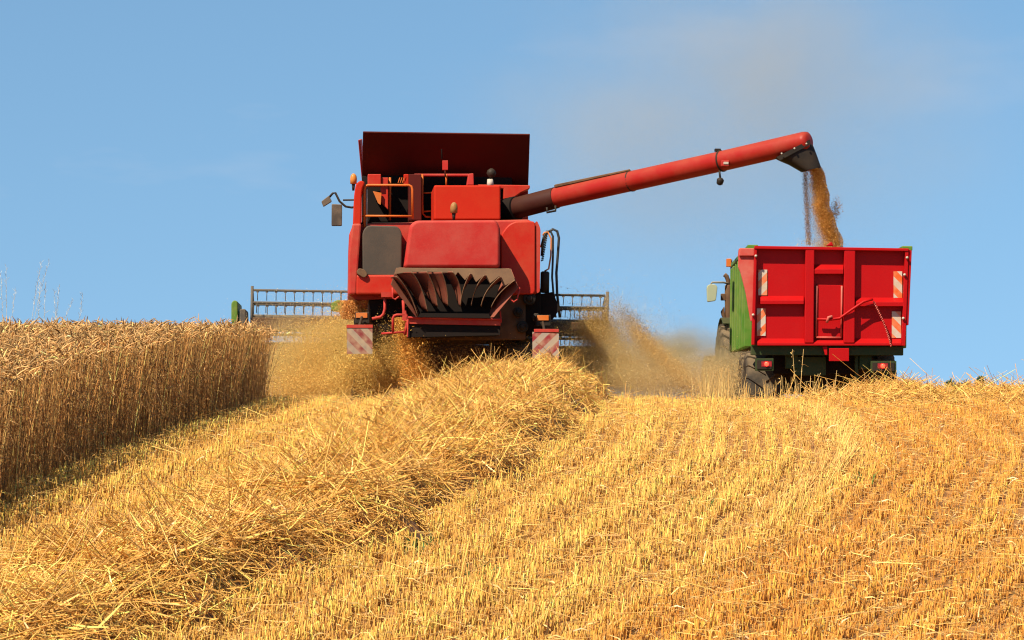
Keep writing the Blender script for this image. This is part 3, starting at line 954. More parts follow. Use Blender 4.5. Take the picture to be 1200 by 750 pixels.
    a_ = [q(*z2(1118, 245), -0.50), q(*z2(1060, 100), -0.12), q(*z2(1030, 104), 0.0), q(*z2(880, 484), -0.1), q(*z2(925, 478), -0.32)]
    b.loft([a_, [v + Vector((-0.012, 0.012, 0)) for v in a_]], M['vane']); b.build('side_cheek', rt, 0.003)
    vanes = [((160, 160), (265, 240), (330, 465), -0.35), ((280, 125), (370, 215), (405, 430), -1), ((400, 122), (475, 240), (485, 395), -1), ((518, 125), (570, 245), (565, 385), -1),
             ((600, 120), (690, 230), (664, 390), -0.6),
             ((738, 138), (672, 260), (664, 388), 1), ((852, 150), (770, 235), (748, 385), 1), ((970, 165), (850, 260), (825, 392), 1), ((1088, 190), (950, 285), (905, 400), 0.2)]
    for T, C_, B_, sg in vanes:
        b = MB(); f_ = []; g_ = []
        n = 18
        for i in range(n + 1):
            t = i / n
            px = T[0] * (1 - t) ** 2 + C_[0] * 2 * t * (1 - t) + B_[0] * t * t
            py = T[1] * (1 - t) ** 2 + C_[1] * 2 * t * (1 - t) + B_[1] * t * t
            kf = -0.60 + 0.30 * t
            f_.append(q(*z2(px, py), kf))
            wdt = (124 * (1 - t) ** 0.5 + 4) * sg if sg < 0 else (30 * max(0, 1 - 2.0 * t) + 3) * sg
            g_.append(q(*z2(px + wdt, py + 6), min(kf + 0.42, -0.03)))
        r0 = []
        mcol = 6
        for i in range(n + 1):
            e = (g_[i] - f_[i]); tn = (f_[min(i + 1, n)] - f_[max(i - 1, 0)])
            nn = e.cross(tn).normalized() * 0.004
            r0.append([f_[i].lerp(g_[i], c / mcol) + nn for c in range(mcol + 1)] + [f_[i].lerp(g_[i], c / mcol) - nn for c in range(mcol, -1, -1)])
        b.loft(r0, M['vane'], True)
        # tan rim, the lit line of the edge put in as colour
        b.tube(f_, 0.008, M['tan'], 6)
        b.build('vane', rt)
    b = MB()
    fr.prism(b, [(478.5, 371.5), (587, 374), (586, 393), (478, 395.5)], -0.15, 0.5, M['dark'])
    fr.prism(b, [(479, 372), (586.8, 374.5), (586.6, 381.5), (479, 379.5)], -0.19, -0.15, M['red_old'])
    fr.tube(b, [(478, 372, -0.22), (587.5, 374.3, -0.22)], 0.018, M['red_hood'])
    fr.tube(b, [(478.2, 372, -0.2), (477.5, 395, -0.2)], 0.014, M['red_hood'])
    fr.tube(b, [(586, 364, -0.2), (587.3, 378, -0.2)], 0.014, M['red_hood'])
    b.build('chaff_spreader', rt, 0.006)
    b = MB()
    fr.tube(b, [(451, 345, 0.1), (451, 362, 0.1), (449.5, 368, 0.1), (446, 371.5, 0.1), (436, 373.5, 0.1)], 0.024, M['red_hood'])
    fr.tube(b, [(460.5, 391, -0.1), (460.5, 373, -0.1), (462, 370, -0.1), (465, 369, -0.1), (474, 369, -0.1)], 0.022, M['red_hood'])
    fr.tube(b, [(472.5, 352, -0.1), (473, 364, -0.1), (478, 372, -0.1), (476, 384, -0.1), (474, 392, -0.1)], 0.024, M['red_hood'])
    fr.tube(b, [(447, 391, -0.1), (474, 389, -0.1)], 0.018, M['red_hood'])
    fr.rect(b, 447, 342, 460, 348, 0.0, 0.3, M['red_old'])
    fr.rect(b, 471.5, 364, 476, 376, -0.12, 0.0, M['red_hood'])
    b.build('step_frame', rt)
    b = MB()
    fr.tube(b, [(460, 337, -0.4), (460, 349, -0.4), (463, 351, -0.4), (468, 347, -0.4)], 0.014, M['red_hood'])
    b.build('handle', rt)
    b = MB()
    fr.tube(b, [(609, 337, -0.4), (606, 351, -0.4), (602, 354, -0.4), (597, 349, -0.4)], 0.014, M['red_hood'])
    b.build('handle', rt)
    # lamp boxes
    for px, py, mt in ((424.5, 371, 'l'), (637, 374, 'r')):
        b = MB(); fr.rect(b, px - 8.5, py - 5, px + 8.5, py + 8, 0.35, 0.55, M['black'])
        o = b.build('lamp_box', rt, 0.01)
        b = MB(); fr.rect(b, px - 7.5, py - 4.5, px + 6, py + 1.5, 0.33, 0.36, M['lamp_orange']); b.build('lamp_lens', o, 0.004)
    # warning boards, each on its arm
    b = MB(); fr.rect(b, 406.5, 384, 436.5, 414.6, -0.30, -0.28, M['board_l'])
    o = b.build('warning_board', rt); o['label'] = 'warning board with red stripes falling to the right'
    b = MB(); fr.rect(b, 406, 380.5, 437, 384.4, -0.31, -0.25, M['red_old']); fr.tube(b, [(421, 383, -0.27), (424, 372, 0.3)], 0.025, M['black'])
    b.build('board_arm', o, 0.005)
    b = MB(); fr.prism(b, [(624, 420), (655, 421.5), (655, 391), (624, 389)], -0.30, -0.28, M['board_r'])
    o = b.build('warning_board', rt); o['label'] = 'warning board with red stripes rising to the right'
    b = MB(); fr.rect(b, 626, 385.5, 655, 389.4, -0.31, -0.25, M['red_old']); fr.tube(b, [(638, 388, -0.27), (636, 378, 0.3)], 0.025, M['black'])
    b.build('board_arm', o, 0.005)
    # ---- unloading auger
    A_ = q(592, 247.5, 1.9); B_ = q(652, 231.6, 1.35); Cc = q(845, 189, -0.6); D_ = q(947, 165.5, -1.6)
    ax = (D_ - B_).normalized()
    b = MB()
    b.tube([A_, B_], 0.182, M['collar'], 24)
    b.tube([A_ - ax * 0.05, A_ + ax * 0.25], 0.215, M['dark'], 24)
    b.build('auger_collar', rt, 0.01)
    b = MB()
    b.tube([B_ - ax * 0.05, B_, Cc, D_ - ax * 0.06, D_, D_ + ax * 0.03], [0.165, 0.168, 0.163, 0.163, 0.15, 0.10], M['pipe'], 28)
    o_a = b.build('auger_tube', rt)
    b = MB()
    for p in (q(740, 212.2, 0.45), q(846, 188.7, -0.61)):
        b = MB(); b.tube([p - ax * 0.012, p + ax * 0.012], 0.176, M['black'], 24)
        b.build('clamp_ring', o_a)
    b = MB()
    upv = Vector((-ax.z, 0, ax.x)).normalized()
    p0 = q(652, 231.6, 1.35) + upv * 0.165 - Vector((0, 0.03, 0)); p1 = q(740, 212.2, 0.45) + upv * 0.165 - Vector((0, 0.03, 0))
    b.loft([[p0 + Vector((0, -0.07, 0)), p0 + Vector((0, 0.07, 0)), p0 + Vector((0, 0.07, 0)) + upv * 0.05, p0 + Vector((0, -0.07, 0)) + upv * 0.05],
            [p1 + Vector((0, -0.06, 0)), p1 + Vector((0, 0.06, 0)), p1 + Vector((0, 0.06, 0)) + upv * 0.03, p1 + Vector((0, -0.06, 0)) + upv * 0.03]], M['brown'])
    b.build('tube_cover', o_a, 0.008)
    b = MB()
    c = q(849.5, 191.5, -0.85); b.box(c - Vector((0.06, 0.05, 0.045)), c + Vector((0.06, 0.05, 0.045)), M['red_hood'])
    b.box(c - Vector((0.03, 0.06, 0.02)), c + Vector((0.05, -0.049, 0.02)), M['white'])
    b.build('bracket', o_a, 0.008)
    b = MB()
    c = q(841, 176, -0.6); b.box(c - Vector((0.05, 0.03, 0.025)), c + Vector((0.05, 0.03, 0.025)), M['black'])
    b.build('clamp_bolt', o_a, 0.008)
    b = MB()
    c = q(844, 212, -0.7); b.lathe([(-0.07, 0.02), (-0.05, 0.05), (0.02, 0.06), (0.05, 0.03)], c, (0.2, -0.3, 1), M['black'], 14)
    fr.tube(b, [(844, 208, -0.7), (843, 200, -0.68)], 0.016, M['black'])
    b.build('work_lamp', o_a)
    b = MB()
    fr.tube(b, [(641, 243, 1.2), (641, 249, 1.2), (651, 247, 1.2), (651, 241, 1.2)], 0.02, M['black'])
    b.build('bracket', o_a)
    b = MB()   # rubber spout at the end
    prof = [((908, 185.5), (949, 166.5)), ((915, 189), (953, 172)), ((925, 193), (957, 183)), ((940, 201.5), (961.5, 196.5))]
    rings = []
    for (xa, ya), (xb, yb) in prof:
        a_ = q(xa, ya, -1.5); c_ = q(xb, yb, -1.5); md = (a_ + c_) / 2; hx = (c_ - a_) / 2; hl = 0.175
        rings.append([md + hx * math.copysign(abs(math.cos(t)) ** 0.7, math.cos(t)) + Vector((0, hl * math.copysign(abs(math.sin(t)) ** 0.7, math.sin(t)), 0)) for t in [2 * math.pi * i / 20 for i in range(20)]])
    b.loft(rings, M['black'], True, False)
    b.loft([[v.lerp(sum(r_, Vector()) / 20, 0.08) for v in r_] for r_ in rings], M['black'], True, False)
    fr.prism(b, [(910, 184), (949, 163.5), (950, 169), (914, 188)], -1.70, -1.66, M['black'])
    sp_ = b.build('spout', rt)
    b = MB()
    for px, py in ((916, 177), (931, 171), (945, 165.5)):
        b = MB(); c = q(px, py + 3, -1.74); b.lathe([(0, 0.016), (0.015, 0.014), (0.02, 0.004)], c, (0, -1, 0), M['white'], 8)
        b.build('bolt', sp_)
    # ---- hoses on the right flank
    b = MB()
    fr.tube(b, [(635, 300, 1.5), (636, 285, 1.5), (641, 273, 1.5), (648, 268.6, 1.5), (653, 271, 1.5), (655, 279, 1.5), (654, 295, 1.5), (652, 320, 1.5), (653, 345, 1.5), (656, 372, 1.5)], 0.022, M['hose'])
    b.build('hose', rt)
    b = MB()
    fr.tube(b, [(634, 290, 1.3), (637, 278, 1.3), (641, 271, 1.3), (645, 270.5, 1.3), (648, 277, 1.3), (648, 300, 1.3), (647, 325, 1.3), (649, 350, 1.3), (651, 372, 1.3)], 0.018, M['hose'])
    b.build('hose', rt)
    b = MB()
    fr.tube(b, [(636, 276, 1.1), (638, 272.5, 1.1), (642, 272, 1.1), (646, 280, 1.1), (645.5, 300, 1.1), (643, 315, 1.1), (638, 318, 1.1)], 0.014, M['hose_orange'])
    b.build('hose', rt)
    b = MB()
    for i in range(14):
        x_ = 640 - 0.35 * i
        fr.tube(b, [(x_ + 1.5, 277 + 2.1 * i, 1.2), (x_ - 1.5, 278.5 + 2.1 * i, 1.2)], 0.012, M['black'], 6)
    b.build('chain', rt)
    b = MB()
    c = q(638.5, 330, 1.0); b.lathe([(-0.19, 0.05), (-0.18, 0.075), (0.15, 0.075), (0.17, 0.05)], c, (0, 0, 1), M['black'], 16)
    fr.prism(b, [(630, 345), (648, 342), (656, 362), (648, 374), (632, 380)], 0.9, 2.2, M['dark'])
    b.build('filter', rt)
    # ---- wheels (mostly hidden by chaff and crest)
    for x_ in (-1.28, 1.28):
        wheel(rt, Vector((x_, 1.5, 0.66)), 0.66, 0.46, 0.32, 18, M['rim'])
    for x_ in (-1.35, 1.42):
        wheel(rt, Vector((x_, 5.0, 0.98)), 0.98, 0.72, 0.42, 20, M['rim'], 0.06)
    # ---- header with reel
    hb = MB()
    st = M['bar']
    def H(px, py, k): return q(px, py, k)
    # back beam runs across behind the machine
    def beam(y0l, y1l, y0r, y1r, k, th, mat, mb, xl=286, xr=712):
        lo = [H(xl, y1l, k), H(xr, y1r, k), H(xr, y0r, k), H(xl, y0l, k)]
        mb.loft([lo, [v + Vector((0, th, 0)) for v in lo]], mat)
    beam(372, 386, 378, 391, 6.8, 0.12, M['brown'], hb, 296)
    beam(390, 393.5, 396, 399, 6.9, 0.1, st, hb, 300)
    beam(401, 440, 406, 446, 7.0, 0.15, M['brown'], hb, 290, 722)
    for px in (298, 360, 410, 640, 700):
        hb.loft([[H(px - 2, 440, 7.03), H(px + 2, 440, 7.03), H(px + 2, 372, 7.03), H(px - 2, 372, 7.03)], [v + Vector((0, 0.05, 0)) for v in (H(px - 2, 440, 7.03), H(px + 2, 440, 7.03), H(px + 2, 372, 7.03), H(px - 2, 372, 7.03))]], M['brown'])
    head = hb.build('header', rt, 0.01)
    b = MB(); fr.prism(b, rounded([(271, 378), (278.5, 378), (278.5, 353), (274, 351.5), (271, 355)], 2), 7.2, 9.2, M['green'])
    fr.prism(b, rounded([(269, 446), (276, 446), (277, 378), (271, 378)], 2), 7.2, 9.6, M['green']); b.build('crop_divider', head, 0.02)
    b = MB(); fr.prism(b, rounded([(280, 392), (289, 392), (288, 362), (281, 362)], 2), 7.1, 8.4, st); b.build('drive_guard', head, 0.02)
    b = MB(); fr.prism(b, rounded([(714, 452), (735, 452), (735, 420), (728, 411), (716, 413)], 4), 6.6, 8.6, M['green']); b.build('crop_divider', head, 0.02)
    b = MB(); fr.prism(b, rounded([(388, 364), (409, 366), (409, 354), (396, 351), (388, 355)], 3), 6.2, 6.6, M['green']); b.build('drive_guard', head, 0.015)
    # reel
    c0 = H(296, 371, 8.3); c1 = H(708.5, 377.5, 8.3)
    rb = MB(); rb.tube([c0, c1], 0.045, st, 10)
    for cc in (c0, c1, c0.lerp(c1, 0.25), c0.lerp(c1, 0.75)):
        for k in range(6):
            a = R(90 + 60 * k)
            rb.tube([cc, cc + Vector((0, math.cos(a) * 0.52, math.sin(a) * 0.52))], 0.016, st, 6)
            a2 = R(150 + 60 * k)
            rb.tube([cc + Vector((0, math.cos(a) * 0.52, math.sin(a) * 0.52)), cc + Vector((0, math.cos(a2) * 0.52, math.sin(a2) * 0.52))], 0.012, st, 6)
    for cc in (c0, c1):
        v0 = cc + Vector((0, -0.45, -0.62)); rb.tube([v0, v0 + Vector((0, 0, 1.2))], 0.032, st, 6)
    reel = rb.build('reel', rt)
    for k in range(6):
        a = R(90 + 60 * k); off = Vector((0, math.cos(a) * 0.52, math.sin(a) * 0.52))
        b = MB(); b.tube([c0 + off, c1 + off], 0.024, st, 8)
        for i in range(38):
            p = (c0 + off).lerp(c1 + off, (i + 0.5) / 38)
            b.box(p + Vector((-0.025, -0.012, -0.045)), p + Vector((0.025, 0.012, 0.01)), st)
            b.tube([p, p + Vector((0, -0.03, -0.12)), p + Vector((0, 0.02, -0.2))], 0.008, st, 5)
        b.build('tine_bar', reel)
    return fr


HV = harvester()

# ------------------------------------------------------------------ grain trailer
def trailer():
    d0 = 37.0
    X0 = (968 - 600) / F * d0
    gz = float(ground(X0, d0 + 2.0))
    fr = Frame('grain_trailer', (X0, d0, gz), R(-2.2), R(0.6), d0)
    rt = fr.root
    tag(rt, 'bright red tipping grain trailer with green sides and striped boards on its tailgate', 'trailer')
    q = fr.q; red = M['trailer_red']; edge = M['trailer_edge']; grn = M['green']
    Ln = 5.2
    # ---- tailgate
    b = MB()
    fr.prism(b, [(881, 404), (1060, 405), (1064.5, 291), (884.6, 288.5)], 0.12, 0.16, red)
    tg = b.build('tailgate', rt, 0.004)
    fb = MB()
    fr.prism(fb, [(880.8, 404), (884.2, 404), (887.2, 288.5), (884.4, 288)], -0.005, 0.12, red)
    fr.prism(fb, [(1056.5, 405), (1061, 405.4), (1065, 291), (1061, 291)], -0.005, 0.12, red)
    fr.prism(fb, [(884.2, 291.5), (1064.8, 294.2), (1064.9, 291), (884.4, 288)], -0.02, 0.12, red)
    fb.build('frame', tg, 0.006)
    for xs in ((942.8, 953.5, 944, 954.5), (988.5, 1001.5, 989.5, 1002.5)):
        b = MB(); fr.prism(b, [(xs[0], 402), (xs[1], 402), (xs[3], 291), (xs[2], 291)], -0.012, 0.12, red); b.build('post', tg, 0.012)

    def rib(x0, y0, x1, y1, slope=5.5):
        b_ = MB()
        top_b = fr.poly([(x0, y0), (x1, y0)], 0.12); top_f = fr.poly([(x0, y0 + slope), (x1, y0 + slope)], 0.0); bot_f = fr.poly([(x0, y1), (x1, y1)], 0.0); bot_b = fr.poly([(x0, y1), (x1, y1)], 0.12)
        b_.loft([[top_b[0], top_f[0], bot_f[0], bot_b[0]], [top_b[1], top_f[1], bot_f[1], bot_b[1]]], red)
        b_.build('rib', tg, 0.006)
    rib(891, 346.5, 942, 356.5)
    rib(1003, 348.5, 1060, 359)
    rib(954.6, 310, 988.4, 321)
    rib(887.5, 396.5, 1056.3, 405)
    # grain hatch with frame, lever and handle
    b = MB()
    fr.prism(b, [(956, 396), (987, 396.4), (987.6, 334), (957, 333.6)], 0.08, 0.12, red)
    h = b.build('grain_hatch', tg, 0.006)
    b = MB()
    fr.tube(b, [(957, 335, 0.06), (956.3, 395, 0.06)], 0.014, edge); fr.tube(b, [(986.5, 335, 0.06), (985.8, 395, 0.06)], 0.014, edge)
    fr.tube(b, [(956.3, 395.4, 0.06), (985.8, 395.8, 0.06)], 0.014, edge)
    b.build('hatch_frame', h)
    b = MB()
    fr.tube(b, [(958, 374, -0.03), (972, 374.5, -0.03), (984, 373, -0.03), (998, 363, -0.06), (1012, 353.5, -0.06), (1023, 350.5, -0.06)], 0.020, red)
    fr.tube(b, [(969, 378, -0.04), (971, 372, -0.06), (975, 371, -0.04)], 0.022, edge)
    b.build('lever', tg)
    b = MB()
    for i in range(24):
        t = i / 23
        px = 1024 + 20 * t + 2 * math.sin(t * 3.1); py = 354 + 51 * t
        c = q(px, py, -0.03)
        b.lathe([(-0.02, 0.006), (-0.008, 0.012), (0.008, 0.012), (0.02, 0.006)], c, (0.3, 0, 1) if i % 2 else (0.3, 1, 0.6), edge, 6)
    b.build('chain', tg)
    # striped boards
    px_side = lambda v: v < 960
    for (x0, y0, x1, y1, mt, lab) in ((886.5, 316, 896.8, 346, 'tboard_l', 'upper'), (884.8, 361.5, 895, 393.5, 'tboard_l', 'lower'), (1048.2, 318, 1058.2, 349, 'tboard_r', 'upper'), (1046.2, 365, 1056.8, 396, 'tboard_r', 'lower')):
        b = MB(); fr.rect(b, x0 + (2.2 if px_side(x0) else -1.0), y0, x1 + (2.2 if px_side(x0) else -1.0), y1, 0.102, 0.117, M[mt]); b.build('warning_board', tg)
    b = MB()
    for px, py in ((885.8, 300), (882.5, 369), (1063, 302), (1058.4, 373), (1060, 322)):
        b = MB(); c = q(px, py, -0.02); b.lathe([(0, 0.022), (0.02, 0.02), (0.03, 0.006)], c, (0, -1, 0), M['white'], 10)
        b.build('bolt', tg)
    b = MB()
    fr.prism(b, [(968, 288), (977, 288.3), (975, 283.5), (973.5, 283.5)], 0.0, 0.12, red)
    b.build('hook', tg, 0.01)
    # flange on the right edge, tapered hinge arm on the left
    b = MB()
    fr.prism(b, [(1061.2, 381), (1064.8, 381), (1068.6, 294), (1065.2, 292)], 0.02, 0.5, red); b.build('side_flange', tg, 0.006)
    b = MB()
    fr.prism(b, [(879.5, 376.5), (883, 376.5), (884.2, 291.5), (866, 291), (865, 313), (868, 320), (874, 344)], 0.14, 0.22, edge)
    fr.prism(b, [(866, 300), (884, 300), (884, 291), (867, 290.5)], 0.10, 0.5, edge)
    b.build('hinge_arm', tg, 0.012)
    # ---- box body
    wl0 = q(882, 404, 0.2); wl1 = q(885, 291, 0.2); wr0 = q(1059, 405, 0.2); wr1 = q(1063, 293, 0.2)
    xl = (wl0.x + wl1.x) / 2; xr = (wr0.x + wr1.x) / 2; zb = wl0.z; zt = wl1.z - 0.01
    for nm, x0, x1, sg in (('side_wall', xl, xl + 0.045, -1), ('side_wall', xr - 0.045, xr, 1)):
        b = MB(); b.box((x0, 0.2, zb), (x1, Ln, zt), grn)
        sw = b.build(nm, rt, 0.005)
        xo = xl if sg < 0 else xr
        for i in range(7):
            y_ = 0.55 + i * (Ln - 0.7) / 6.2
            b = MB()
            e0, e1 = (xo - 0.12, xo) if sg < 0 else (xo, xo + 0.06)
            b.box((e0, y_, zb - 0.02), (e1, y_ + 0.13, zt - 0.04), grn); b.build('rib', sw, 0.012)
        b = MB()
        e0, e1 = (xo - 0.10, xo + 0.06) if sg < 0 else (xo - 0.06, xo + 0.10)
        b.box((e0, 0.25, zt), (e1, Ln + 0.05, zt + 0.07), grn); b.build('top_rail', sw, 0.012)
    b = MB(); b.box((xl + 0.045, Ln - 0.05, zb), (xr - 0.045, Ln, zt + 0.12), grn); b.build('front_wall', rt, 0.006)
    b = MB(); b.box((xl + 0.046, 0.2, zb + 0.0), (xr - 0.046, Ln - 0.051, zb + 0.05), M['dark_green']); b.build('box_floor', rt)
    # ---- chassis
    b = MB()
    fr.prism(b, [(880, 416), (1058.6, 416.5), (1058.8, 406), (880.4, 405)], 0.1, 0.25, M['dark_green'])
    z0 = q(900, 416, 0.2).z
    b.box((xl + 0.5, 0.25, z0 - 0.2), (xl + 0.68, Ln + 0.2, z0 + 0.08), M['dark_green'])
    b.box((xr - 0.68, 0.25, z0 - 0.2), (xr - 0.5, Ln + 0.2, z0 + 0.08), M['dark_green'])
    b.box((xl + 0.1, 1.2, z0 - 0.45), (xr - 0.1, 1.35, z0 - 0.25), M['black'])
    b.box((xl + 0.1, 2.6, z0 - 0.45), (xr - 0.1, 2.75, z0 - 0.25), M['black'])
    fr.rect(b, 906, 414, 1003, 438, 0.5, 0.6, M['dark'])
    fr.rect(b, 930, 418, 968, 440, 0.3, 0.4, M['dark_green'])
    b.tube([(xl + 0.3, 1.28, 0.56), (xr - 0.3, 1.28, 0.56)], 0.09, M['dark'], 10)
    fr.rect(b, 1002, 416, 1006, 450, 0.25, 0.35, M['dark_green'])
    b.build('chassis', rt, 0.008)
    b = MB(); b.box((-0.1, Ln + 0.1, z0 - 0.25), (0.1, Ln + 1.25, z0 - 0.1), M['dark_green']); b.build('drawbar', rt, 0.01)
    b = MB(); fr.rect(b, 971.6, 408, 995, 423.2, 0.02, 0.06, red)
    fr.prism(b, [(964, 406), (969.5, 406), (969.5, 416), (967, 416)], 0.04, 0.1, red); b.build('rear_plate', rt, 0.006)
    for x0, y0, x1, y1, lx, ly in ((885.2, 420, 906.5, 434.5, 898.3, 426.5), (1020.5, 423, 1050.5, 437, 1034.5, 428.8)):
        b = MB(); fr.rect(b, x0, y0, x1, y1, 0.12, 0.2, M['dark_green']); fr.rect(b, x0 + 2, y0 + 2, x1 - 2, y1 - 2, 0.105, 0.12, M['black'])
        o = b.build('tail_lamp', rt, 0.004)
        b = MB(); c = q(lx, ly, 0.1); b.lathe([(0, 0.035), (0.02, 0.033), (0.03, 0.012)], c, (0, -1, 0), M['lamp_red'], 14); b.build('lamp_lens', o)
        b = MB(); fr.rect(b, lx - 6, ly - 3, lx + 6, ly + 3, 0.098, 0.105, plain('dark_red_lens', (0.25, 0.01, 0.01), 0.25)); b.build('lamp_lens', o)
    for y_ in (1.28, 2.68):
        wheel(rt, Vector((xl + 0.22, y_, 0.56)), 0.60, 0.58, 0.3, 16, M['rim'], 0.035)
        wheel(rt, Vector((xr - 0.34, y_, 0.56)), 0.60, 0.58, 0.3, 16, M['rim'], 0.035)
    return fr, xl, xr, zb, zt, Ln


TR, xl, xr, zb, zt, Ln = trailer()

# grain lying in the trailer
def grain_heap():
    xs = np.linspace(xl + 0.06, xr - 0.06, 40); ys = np.linspace(0.22, Ln - 0.07, 70)
    X, Y = np.meshgrid(xs, ys)
    Z = zt - 0.55 + 0.52 * np.exp(-((X - 0.28) / 0.55) ** 2 - ((Y - 1.9) / 0.9) ** 2) + 0.012 * rng.normal(size=X.shape)
    V = np.stack([X.ravel(), Y.ravel(), Z.ravel()], -1)
    mw = np.array(TR.mw)
    V = V @ mw[:3, :3].T + mw[:3, 3]
    i = np.arange(X.size).reshape(X.shape)
    f = np.stack([i[:-1, :-1], i[:-1, 1:], i[1:, 1:], i[1:, :-1]], -1).reshape(-1, 4)
    o = np_mesh('grain_heap', V, f, tone_of(len(V), (0.42, 0.22, 0.06), 0.25, 0.1), M['chaff'])
    tag(o, 'heap of brown grain filling the red trailer', 'grain', kind='stuff')


grain_heap()

# ------------------------------------------------------------------ tractor pulling the trailer
def tractor():
    X0 = 4.98; d0 = 44.6
    gz = float(ground(X0, 44.0))
    fr = Frame('tractor', (X0, d0, gz), R(0.5), 0.0, d0)
    rt = fr.root
    tag(rt, 'green farm tractor half hidden in front of the red trailer', 'tractor')
    q = fr.q; grn = M['green']
    b = MB(); b.box((-0.35, -0.5, 0.55), (0.35, 2.9, 1.05), M['black']); b.build('chassis', rt, 0.03)
    b = MB()
    b.loft([[(-0.42, 1.0, 1.05), (0.42, 1.0, 1.05), (0.46, 1.0, 1.75), (-0.46, 1.0, 1.75)], [(-0.38, 3.1, 1.0), (0.38, 3.1, 1.0), (0.36, 3.1, 1.55), (-0.36, 3.1, 1.55)]], grn)
    b.build('bonnet', rt, 0.06, 3)
    b = MB()
    b.loft([[(-0.8, -0.75, 1.5), (0.8, -0.75, 1.5), (0.74, -0.65, 2.55), (-0.74, -0.65, 2.55)], [(-0.8, 0.95, 1.5), (0.8, 0.95, 1.5), (0.74, 0.8, 2.55), (-0.74, 0.8, 2.55)]], M['glass'])
    cab = b.build('cab', rt, 0.03)
    b = MB(); b.box((-0.85, -0.85, 2.55), (0.85, 0.95, 2.68), grn); b.build('roof', cab, 0.05, 3)
    b = MB()
    for sx in (-1, 1):
        for ya, yb in ((-0.77, -0.67), (0.97, 0.82)):
            b = MB(); b.tube([(sx * 0.8, ya, 1.5), (sx * 0.75, yb, 2.55)], 0.04, M['black'], 6)
            b.build('pillar', cab)
    for sx in (-1, 1):
        b = MB(); rings = []
        for k in range(9):
            a = R(62 + 13 * k); rings.append([(sx * 0.72, -math.cos(a) * 0.97, 0.9 + math.sin(a) * 0.97), (sx * 1.2, -math.cos(a) * 0.97, 0.9 + math.sin(a) * 0.97), (sx * 1.2, -math.cos(a) * 1.0, 0.9 + math.sin(a) * 1.0), (sx * 0.72, -math.cos(a) * 1.0, 0.9 + math.sin(a) * 1.0)])
        b.loft(rings, M['dark_green']); b.build('fender', rt, 0.008)
        wheel(rt, Vector((sx * 0.98, 0.0, 0.9)), 0.9, 0.52, 0.46, 20, M['rim'], 0.055)
        wheel(rt, Vector((sx * 1.08, 2.6, 0.63)), 0.63, 0.42, 0.32, 18, M['rim'], 0.045)
    # exhaust stack with its curved end
    b = MB()
    fr.tube(b, [(854, 392, 0.9), (854, 345, 0.9), (853.5, 334, 0.9)], [0.07, 0.075, 0.065], M['brown'], 14)
    fr.tube(b, [(853.5, 338, 0.9), (853.3, 329, 0.9), (851.5, 324, 0.9), (848.8, 321.6, 0.9)], 0.042, M['brown'], 12)
    fr.rect(b, 845, 344, 851, 352, 0.85, 0.95, M['brown'])
    fr.prism(b, [(845, 365), (849, 359), (850, 376), (846, 370)], 0.85, 0.95, M['brown'])
    b.build('exhaust', rt, 0.01)
    b = MB(); fr.prism(b, rounded([(829, 354), (839, 352.5), (841, 336), (838, 333), (830, 333.5), (828.3, 337)], 2), 0.7, 0.8, M['mirror_green'])
    m = b.build('mirror', rt, 0.012)
    b = MB(); fr.tube(b, [(833, 334, 0.75), (834.5, 331, 0.75), (848, 331, 0.8), (856, 333, 0.9)], 0.018, M['steel']); b.build('mirror_arm', m)
    b = MB(); fr.rect(b, 851.5, 303, 857, 312.5, -0.2, -0.1, M['lamp_orange']); fr.tube(b, [(857, 318, -0.1), (857, 304, -0.1)], 0.02, M['steel'])
    fr.tube(b, [(857, 318, -0.1), (868, 330, 0.0)], 0.02, M['steel'])
    b.build('marker_lamp', rt, 0.01)
    return fr


tractor()

# ------------------------------------------------------------------ flying chaff, dust and grain
class Specks:
    def __init__(s):
        s.p = []; s.r = []; s.c = []

    def blob(s, px, py, sx, sy, d, sd_, n, size, tone, rot=0.0, var=0.25):
        a = rng.normal(0, 1, n); b_ = rng.normal(0, 1, n)
        ca, sa = math.cos(R(rot)), math.sin(R(rot))
        X = px + ca * a * sx - sa * b_ * sy; Y = py + sa * a * sx + ca * b_ * sy
        D = d + rng.normal(0, sd_, n)
        s.raw(X, Y, D, size, tone, var)

    def raw(s, X, Y, D, size, tone, var=0.25):
        n = len(X)
        p = np.stack([(X - 600) / F * D, D, CZ + (HY - Y) / F * D], -1)
        g = ground(p[:, 0], p[:, 1])
        k = p[:, 2] > g + 0.01
        s.p.append(p[k]); s.r.append((size * np.exp(rng.normal(0, 0.35, n)))[k]); s.c.append(tone_of(n, tone, var, 0.06)[k])

    def build(s, name, label, cat):
        p = np.concatenate(s.p); r = np.concatenate(s.r); c = np.concatenate(s.c); n = len(p)
        t = rng.normal(size=(n, 3)); t /= np.linalg.norm(t, axis=1, keepdims=True)
        h = rng.normal(size=(n, 3)); u = np.cross(t, h); u /= np.linalg.norm(u, axis=1, keepdims=True)
        V = np.stack([p - t * r[:, None] * 1.3 - u * r[:, None] * 0.5, p + t * r[:, None] * 1.3, p - t * r[:, None] * 0.3 + u * r[:, None] * 0.9], 1).reshape(-1, 3)
        f = np.arange(3 * n).reshape(n, 3)
        o = np_mesh(name, V, f, np.repeat(c, 3, 0), M['chaff'], False)
        tag(o, label, cat, kind='stuff')
        return o


